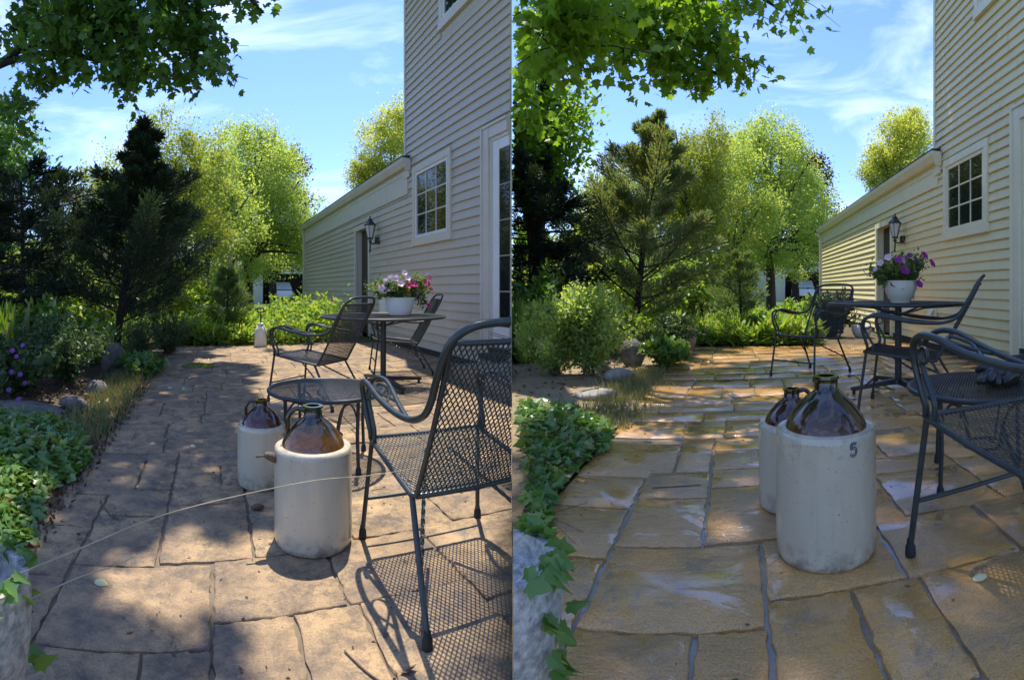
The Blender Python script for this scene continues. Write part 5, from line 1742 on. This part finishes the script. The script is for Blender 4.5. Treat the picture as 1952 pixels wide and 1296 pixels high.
shrub('garden_shrub', 'R', -.285, 5.25, .95, .60, 6500, LM['shrubR'], 'taller pale shrub beside the boulder in the sunlit garden', .048, group=gt_, seed=10)
shrub('garden_shrub', 'R', -.375, 6.9, 1.15, .6, 3000, LM['ivy'], 'broad leaved green plant under the dark conifer of the sunlit garden', .11, T_OVAL, group=gt_, seed=11)
shrub('garden_shrub', 'R', -.255, 6.7, .85, .5, 3000, LM['weed'], 'bright broad leaved plant behind the tall pale shrub', .08, T_OVAL, group=gt_, seed=12)
shrub('garden_shrub', 'R', -.125, 6.5, .62, .40, 2600, LM['shrub'], 'small white dotted shrub right of the boulder in the sunlit garden', .05, T_OVAL, group=gt_, seed=13)
shrub('ground_cover_plant', 'R', -.138, 5.8, .30, .36, 1700, LM['ivy'], 'low leafy plant spilling over the edge of the wet paving', .075, T_IVY, group=gt_, seed=14)
shrub('garden_shrub', 'R', .19, 9.3, .85, .55, 3000, LM['shrub'], 'dark leafy plant beside the white pot along the yellow garage', .09, T_OVAL, group=gt_, seed=15)
shrub('garden_shrub', 'R', .135, 9.6, .8, .5, 3000, LM['weed'], 'leafy plant behind the far armchair of the wet patio', .085, T_OVAL, group=gt_, seed=16)


def blades(name, s, P, h, mat, kind='stuff', w=None, lean=.35, tmpl=T_BLADE):
    P = locs(s, P)
    k = clipx(s, P, .06); P = P[k]
    D = rand_dirs(len(P)) * lean; D[:, 2] = 1
    o = link(name, cloud_mesh(name, tmpl, P, D, RNG.uniform(h * .5, h * 1.2, len(P)), mat, RNG.uniform(0, 6.28, len(P))))
    o['kind'] = 'stuff'
    return o


def weeds(s, u0, u1, v0, v1, n, h, mat=None, tmpl=T_LONG, size=.10, name='weeds'):
    u = RNG.uniform(u0, u1, n); v = RNG.uniform(v0, v1, n)
    hh = h * (.30 + .55 * np.clip(vnoise(u * 2.0, v * 2.0, 9) * .6 + .55, 0, 1.3) + .5 * np.clip(vnoise(u * 6.0, v * 6.0, 12) - .35, 0, 1))
    z = RNG.uniform(0, 1, n) ** .75 * hh
    P = locs(s, np.stack([u, v, z], 1)); P = P[clipx(s, P, .06)]
    D = rand_dirs(len(P), .55)
    o = link(name, cloud_mesh(name, tmpl, P, D, RNG.uniform(size * .6, size * 1.4, len(P)), mat or LM['weed']))
    o['kind'] = 'stuff'


weeds('L', -.6, 1.9, 9.0, 11.5, 9000, .62, tmpl=T_OVAL, size=.085)
weeds('L', 1.3, 2.75, 9.6, 12.5, 4500, .90, tmpl=T_OVAL, size=.11)
weeds('L', -.9, .7, 9.0, 10.0, 3500, .40, tmpl=T_LONG, size=.22)
weeds('L', -5.5, -1.2, 8.0, 13.0, 9000, .60, tmpl=T_OVAL, size=.10)
weeds('L', -3.4, -1.6, 5.6, 8.0, 3500, .40, LM['shrub'], size=.10)
weeds('R', -.5, 1.35, 7.9, 10.8, 8500, .55, tmpl=T_OVAL, size=.085)
weeds('R', -.9, 1.3, 7.9, 8.8, 3000, .34, tmpl=T_LONG, size=.24)
weeds('R', -4.5, -1.0, 7.5, 12.0, 9000, .60, tmpl=T_OVAL, size=.10)
weeds('R', -3.0, -1.2, 5.8, 7.6, 3000, .35, LM['shrub'], size=.09)
n = 2600
u = RNG.normal(-.90, .12, n); v = RNG.uniform(3.2, 5.8, n)
blades('dry_grass', 'L', np.stack([u, v, np.zeros(n)], 1), .10, LM['drygrass'], lean=.6)
u = RNG.normal(-.90, .12, n); v = RNG.uniform(3.1, 5.4, n)
blades('dry_grass', 'R', np.stack([u, v, np.zeros(n)], 1), .09, LM['drygrass'], lean=.6)
n = 700
blades('iris_leaves', 'L', np.stack([RNG.uniform(-3.4, -2.5, n), RNG.uniform(5.6, 6.8, n), np.zeros(n)], 1), .75, LM['weed'], lean=.3, tmpl=T_LONG)
blades('iris_leaves', 'R', np.stack([RNG.uniform(-2.9, -2.3, n), RNG.uniform(5.4, 6.5, n), np.zeros(n)], 1), .70, LM['weed'], lean=.3, tmpl=T_LONG)
# leaf litter
for s, n_ in (('L', 1600), ('R', 350)):
    P = np.stack([RNG.uniform(-2.6, -.85, n_), RNG.uniform(1.5, 5.6, n_), RNG.uniform(.0, .03, n_)], 1)
    P = locs(s, P); P = P[clipx(s, P, .05)]
    D = rand_dirs(len(P)); D[:, 2] *= .3
    o = link('leaf_litter', cloud_mesh('leaf_litter', T_OVAL, P, D, RNG.uniform(.03, .07, len(P)), LM['litter'])); o['kind'] = 'stuff'


def ivy(s, label, n, v0, v1):
    at = loc(s, -1.1, (v0 + v1) / 2, 0)
    rt = empty('ivy_patch', at, 0, label, 'ivy')
    v = RNG.uniform(v0, v1, n)
    edge = -.70 + .06 * np.sin(v * 5) - .10 * np.clip(v - 2.2, 0, 1.5)
    u = edge - RNG.uniform(0, 1, n) ** 1.2 * (1.5 if s == 'L' else 1.4)
    h = .03 + .10 * np.clip((edge - u) / .25, 0, 1) * RNG.uniform(.5, 1, n)
    P = locs(s, np.stack([u, v, h], 1))
    k = clipx(s, P, .05); P = P[k]
    D = rand_dirs(len(P)); D[:, 2] = D[:, 2] * .35 - .1
    sz = RNG.uniform(.032, .070, len(P))
    keep = leaf_parts(rt, 'leaf', T_IVY, P, D, sz, LM['ivy'], (0, 0, 1))
    cloud('foliage', T_IVY, P[keep], D[keep], sz[keep], LM['ivy'], rt)
    mb = MB()
    for i in range(70):
        q = P[RNG.integers(0, len(P))]
        p0 = Vector((q[0], q[1], GZ[s] + .01)); p1 = Vector(q)
        p2 = p1 + Vector((random.uniform(-.2, .2), random.uniform(-.2, .2), random.uniform(-.1, .0)))
        if s == 'R': p2.x = max(p2.x, .05)
        mb.tube([p0, p1, p2], [.0022, .002, .0012], 4)
    tag(wpart(mb, 'stem', MT['twig'], rt), kind='stuff')


ivy('L', 'green ivy patch spilling along the edge of the dry patio', 5200, 1.1, 3.5)
ivy('R', 'green ivy patch spilling along the edge of the wet patio', 4600, 1.0, 3.25)

# grit and leaf crumbs on the paving
for s, n_, u1_, v1_ in (('L', 1500, 3.0, 8.6), ('R', 350, 2.6, 7.2)):
    P = np.stack([-.7 + (u1_ + .7) * RNG.uniform(0, 1, n_) ** 1.5, RNG.uniform(1.0, v1_, n_), np.full(n_, .004)], 1)
    P = locs(s, P); P = P[clipx(s, P, .02)]
    D = rand_dirs(len(P)); D[:, 2] *= .12
    o = link('paving_debris', cloud_mesh('paving_debris', T_OVAL, P, D, RNG.uniform(.004, .016, len(P)) * RNG.choice([1, 1, 1, 1.8], len(P)), LM['litter'])); o['kind'] = 'stuff'
moss = RNG.uniform(0, 1, (1400, 2))
P = locs('L', np.stack([-.74 + .10 * moss[:, 0] ** 2, 1.0 + 7 * moss[:, 1], np.full(1400, .002)], 1))
D = rand_dirs(1400); D[:, 2] = abs(D[:, 2]) + .3
o = link('paving_debris', cloud_mesh('paving_debris', T_OVAL, P[clipx('L', P, .02)], D[clipx('L', P, .02)], .03, LM['litter'])); o['kind'] = 'stuff'

# ------------------------------------------------------------------ beyond the gardens
def far_house(s, d, r, label):
    at = pol(s, d, r, 0)
    rt = empty('neighbour_house', at, -PSI[s] - d, label, 'house')
    w = .0
    MB().box(-4.2, 0, -.1, -1.3, 5, 2.6).box(1.9, 0, -.1, 4.5, 5, 2.6).box(-1.3, 0, 2.05, 1.9, 5, 2.6).box(-1.3, 4.8, -.1, 1.9, 5, 2.05).build('wall', MT['white'], rt)
    MB().box(-1.3, 1.2, .02, 1.9, 4.7, 2.0).build('interior', MT['dark'], rt)
    MB().box(-1.42, -.05, 0, -1.3, -.002, 2.17).box(1.9, -.05, 0, 2.02, -.002, 2.17).box(-1.3, -.05, 2.05, 1.9, -.002, 2.17).build('garage_frame', MT['white'], rt)
    MB().add([(-4.6, -.4, 2.6), (4.9, -.4, 2.6), (4.9, 2.5, 4.2), (-4.6, 2.5, 4.2), (4.9, 5.4, 2.6), (-4.6, 5.4, 2.6)], [(0, 1, 2, 3), (3, 2, 4, 5), (0, 3, 5), (1, 4, 2), (0, 5, 4, 1)]).build('roof', MT['shingle'], rt)


def car(name, at, rz, paint, label):
    rt = empty(name, at, rz, label, 'car')
    sec = [(-2.1, .35, .62, .70), (-1.95, .30, .80, .82), (-1.0, .28, .92, .86), (0, .28, .94, .88), (1.1, .28, .92, .87), (1.9, .30, .84, .82), (2.1, .38, .70, .72)]
    vs, fs = [], []
    for x, z0, z1, w in sec:
        vs += [(x, -w, z0), (x, w, z0), (x, w, z1 * .9), (x, w * .88, z1), (x, -w * .88, z1), (x, -w, z1 * .9)]
    for i in range(len(sec) - 1):
        for k in range(6): fs.append((i * 6 + k, i * 6 + (k + 1) % 6, i * 6 + 6 + (k + 1) % 6, i * 6 + 6 + k))
    fs += [tuple(range(6)), tuple(range(len(vs) - 6, len(vs)))]
    MB().add(vs, fs).build('body', paint, rt, smooth=40)
    cab = [(-1.35, .90, .78), (-.75, 1.42, .62), (.45, 1.45, .62), (1.25, .90, .78)]
    vs = []
    for x, z, w in cab: vs += [(x, -w, z), (x, w, z)]
    MB().add(vs, [(0, 1, 3, 2), (2, 3, 5, 4), (4, 5, 7, 6), (0, 2, 4, 6), (1, 7, 5, 3), (0, 6, 7, 1)]).build('roof', paint, rt, smooth=20)
    for sg in (-1, 1):
        MB().add([(-1.15, sg * .755, .95), (-.72, sg * .64, 1.34), (.42, sg * .64, 1.37), (1.02, sg * .755, .95)], [(0, 1, 2, 3)]).build('window', MT['glass'], rt)
        for x in (-1.3, 1.3):
            m = MB().tube([(x, sg * .70, .31), (x, sg * .90, .31)], .31, 18)
            wl = m.build('wheel', MT['rubber'], rt, smooth=40)
            MB().tube([(x, sg * .89, .31), (x, sg * .905, .31)], .19, 14).build('rim', MT['white'], wl, smooth=40)
    MB().add([(1.22, -.70, .93), (1.22, .70, .93), (.48, .58, 1.40), (.48, -.58, 1.40)], [(0, 1, 2, 3)]).build('windscreen', MT['glass'], rt)


for s in 'LR':
    nm = 'dry' if s == 'L' else 'wet'
    far_house(s, .135, 36, 'pale neighbouring garage with open dark doorway seen beyond the %s patio' % nm)
    car('parked_car', pol(s, .135, 37.5, .03), -PSI[s] - .135 + pi / 2, MT['carwhite'], 'white car standing inside the open garage beyond the %s patio' % nm)
car('parked_car', pol('L', -.045, 19, -.03), -PSI['L'] + .25, MT['carblue'], 'dark blue car glimpsed through leaves behind the left garden')
# garden bench behind the juniper
rt = empty('garden_bench', pol('L', -.223, 11.5, 0), -PSI['L'] + .2, 'dark metal garden bench half hidden behind the juniper trunk', 'bench')
mb = MB().tube([(-.5, .2, 0), (-.5, .25, .95)], .02, 6).tube([(.5, .2, 0), (.5, .25, .95)], .02, 6).tube([(-.5, .25, .95), (.5, .25, .95)], .02, 6).tube([(-.5, .23, .62), (.5, .23, .62)], .016, 6)
mb.build('back_frame', MT['iron'], rt)
for i in range(9):
    MB().tube([(-.42 + i * .105, .24, .63), (-.42 + i * .105, .25, .94)], .010, 5).build('slat', MT['iron'], rt)
for k in range(4): MB().box(-.52, -.25 + k * .11, .42, .52, -.16 + k * .11, .44).build('seat_slat', MT['iron'], rt)
for x in (-.48, .48): MB().tube([(x, -.22, 0), (x, -.22, .42)], .018, 6).build('leg', MT['iron'], rt)

# far woods closing the view
for s in 'LR':
    n = 26000
    dd = RNG.uniform(-.62 if s == 'L' else -.43, .24, n)
    rr2 = RNG.uniform(30, 40, n)
    top = 3.2 + 1.6 * np.sin(dd * 17 + 1) + 1.1 * np.sin(dd * 41)
    top = np.where(np.abs(dd - .135) < .11, .0, top)
    z = RNG.uniform(0, 1, n) ** .8 * top
    k = top > .2
    dd, rr2, z = dd[k], rr2[k], z[k]
    P = locs(s, np.stack([rr2 * np.sin(dd), rr2 * np.cos(dd), z], 1)); P = P[clipx(s, P, .3)]
    o = link('far_woods', cloud_mesh('far_woods', T_FAR, P, rand_dirs(len(P), .2), RNG.uniform(.35, .75, len(P)), LM['maple' if s == 'L' else 'mapleR'])); o['kind'] = 'stuff'
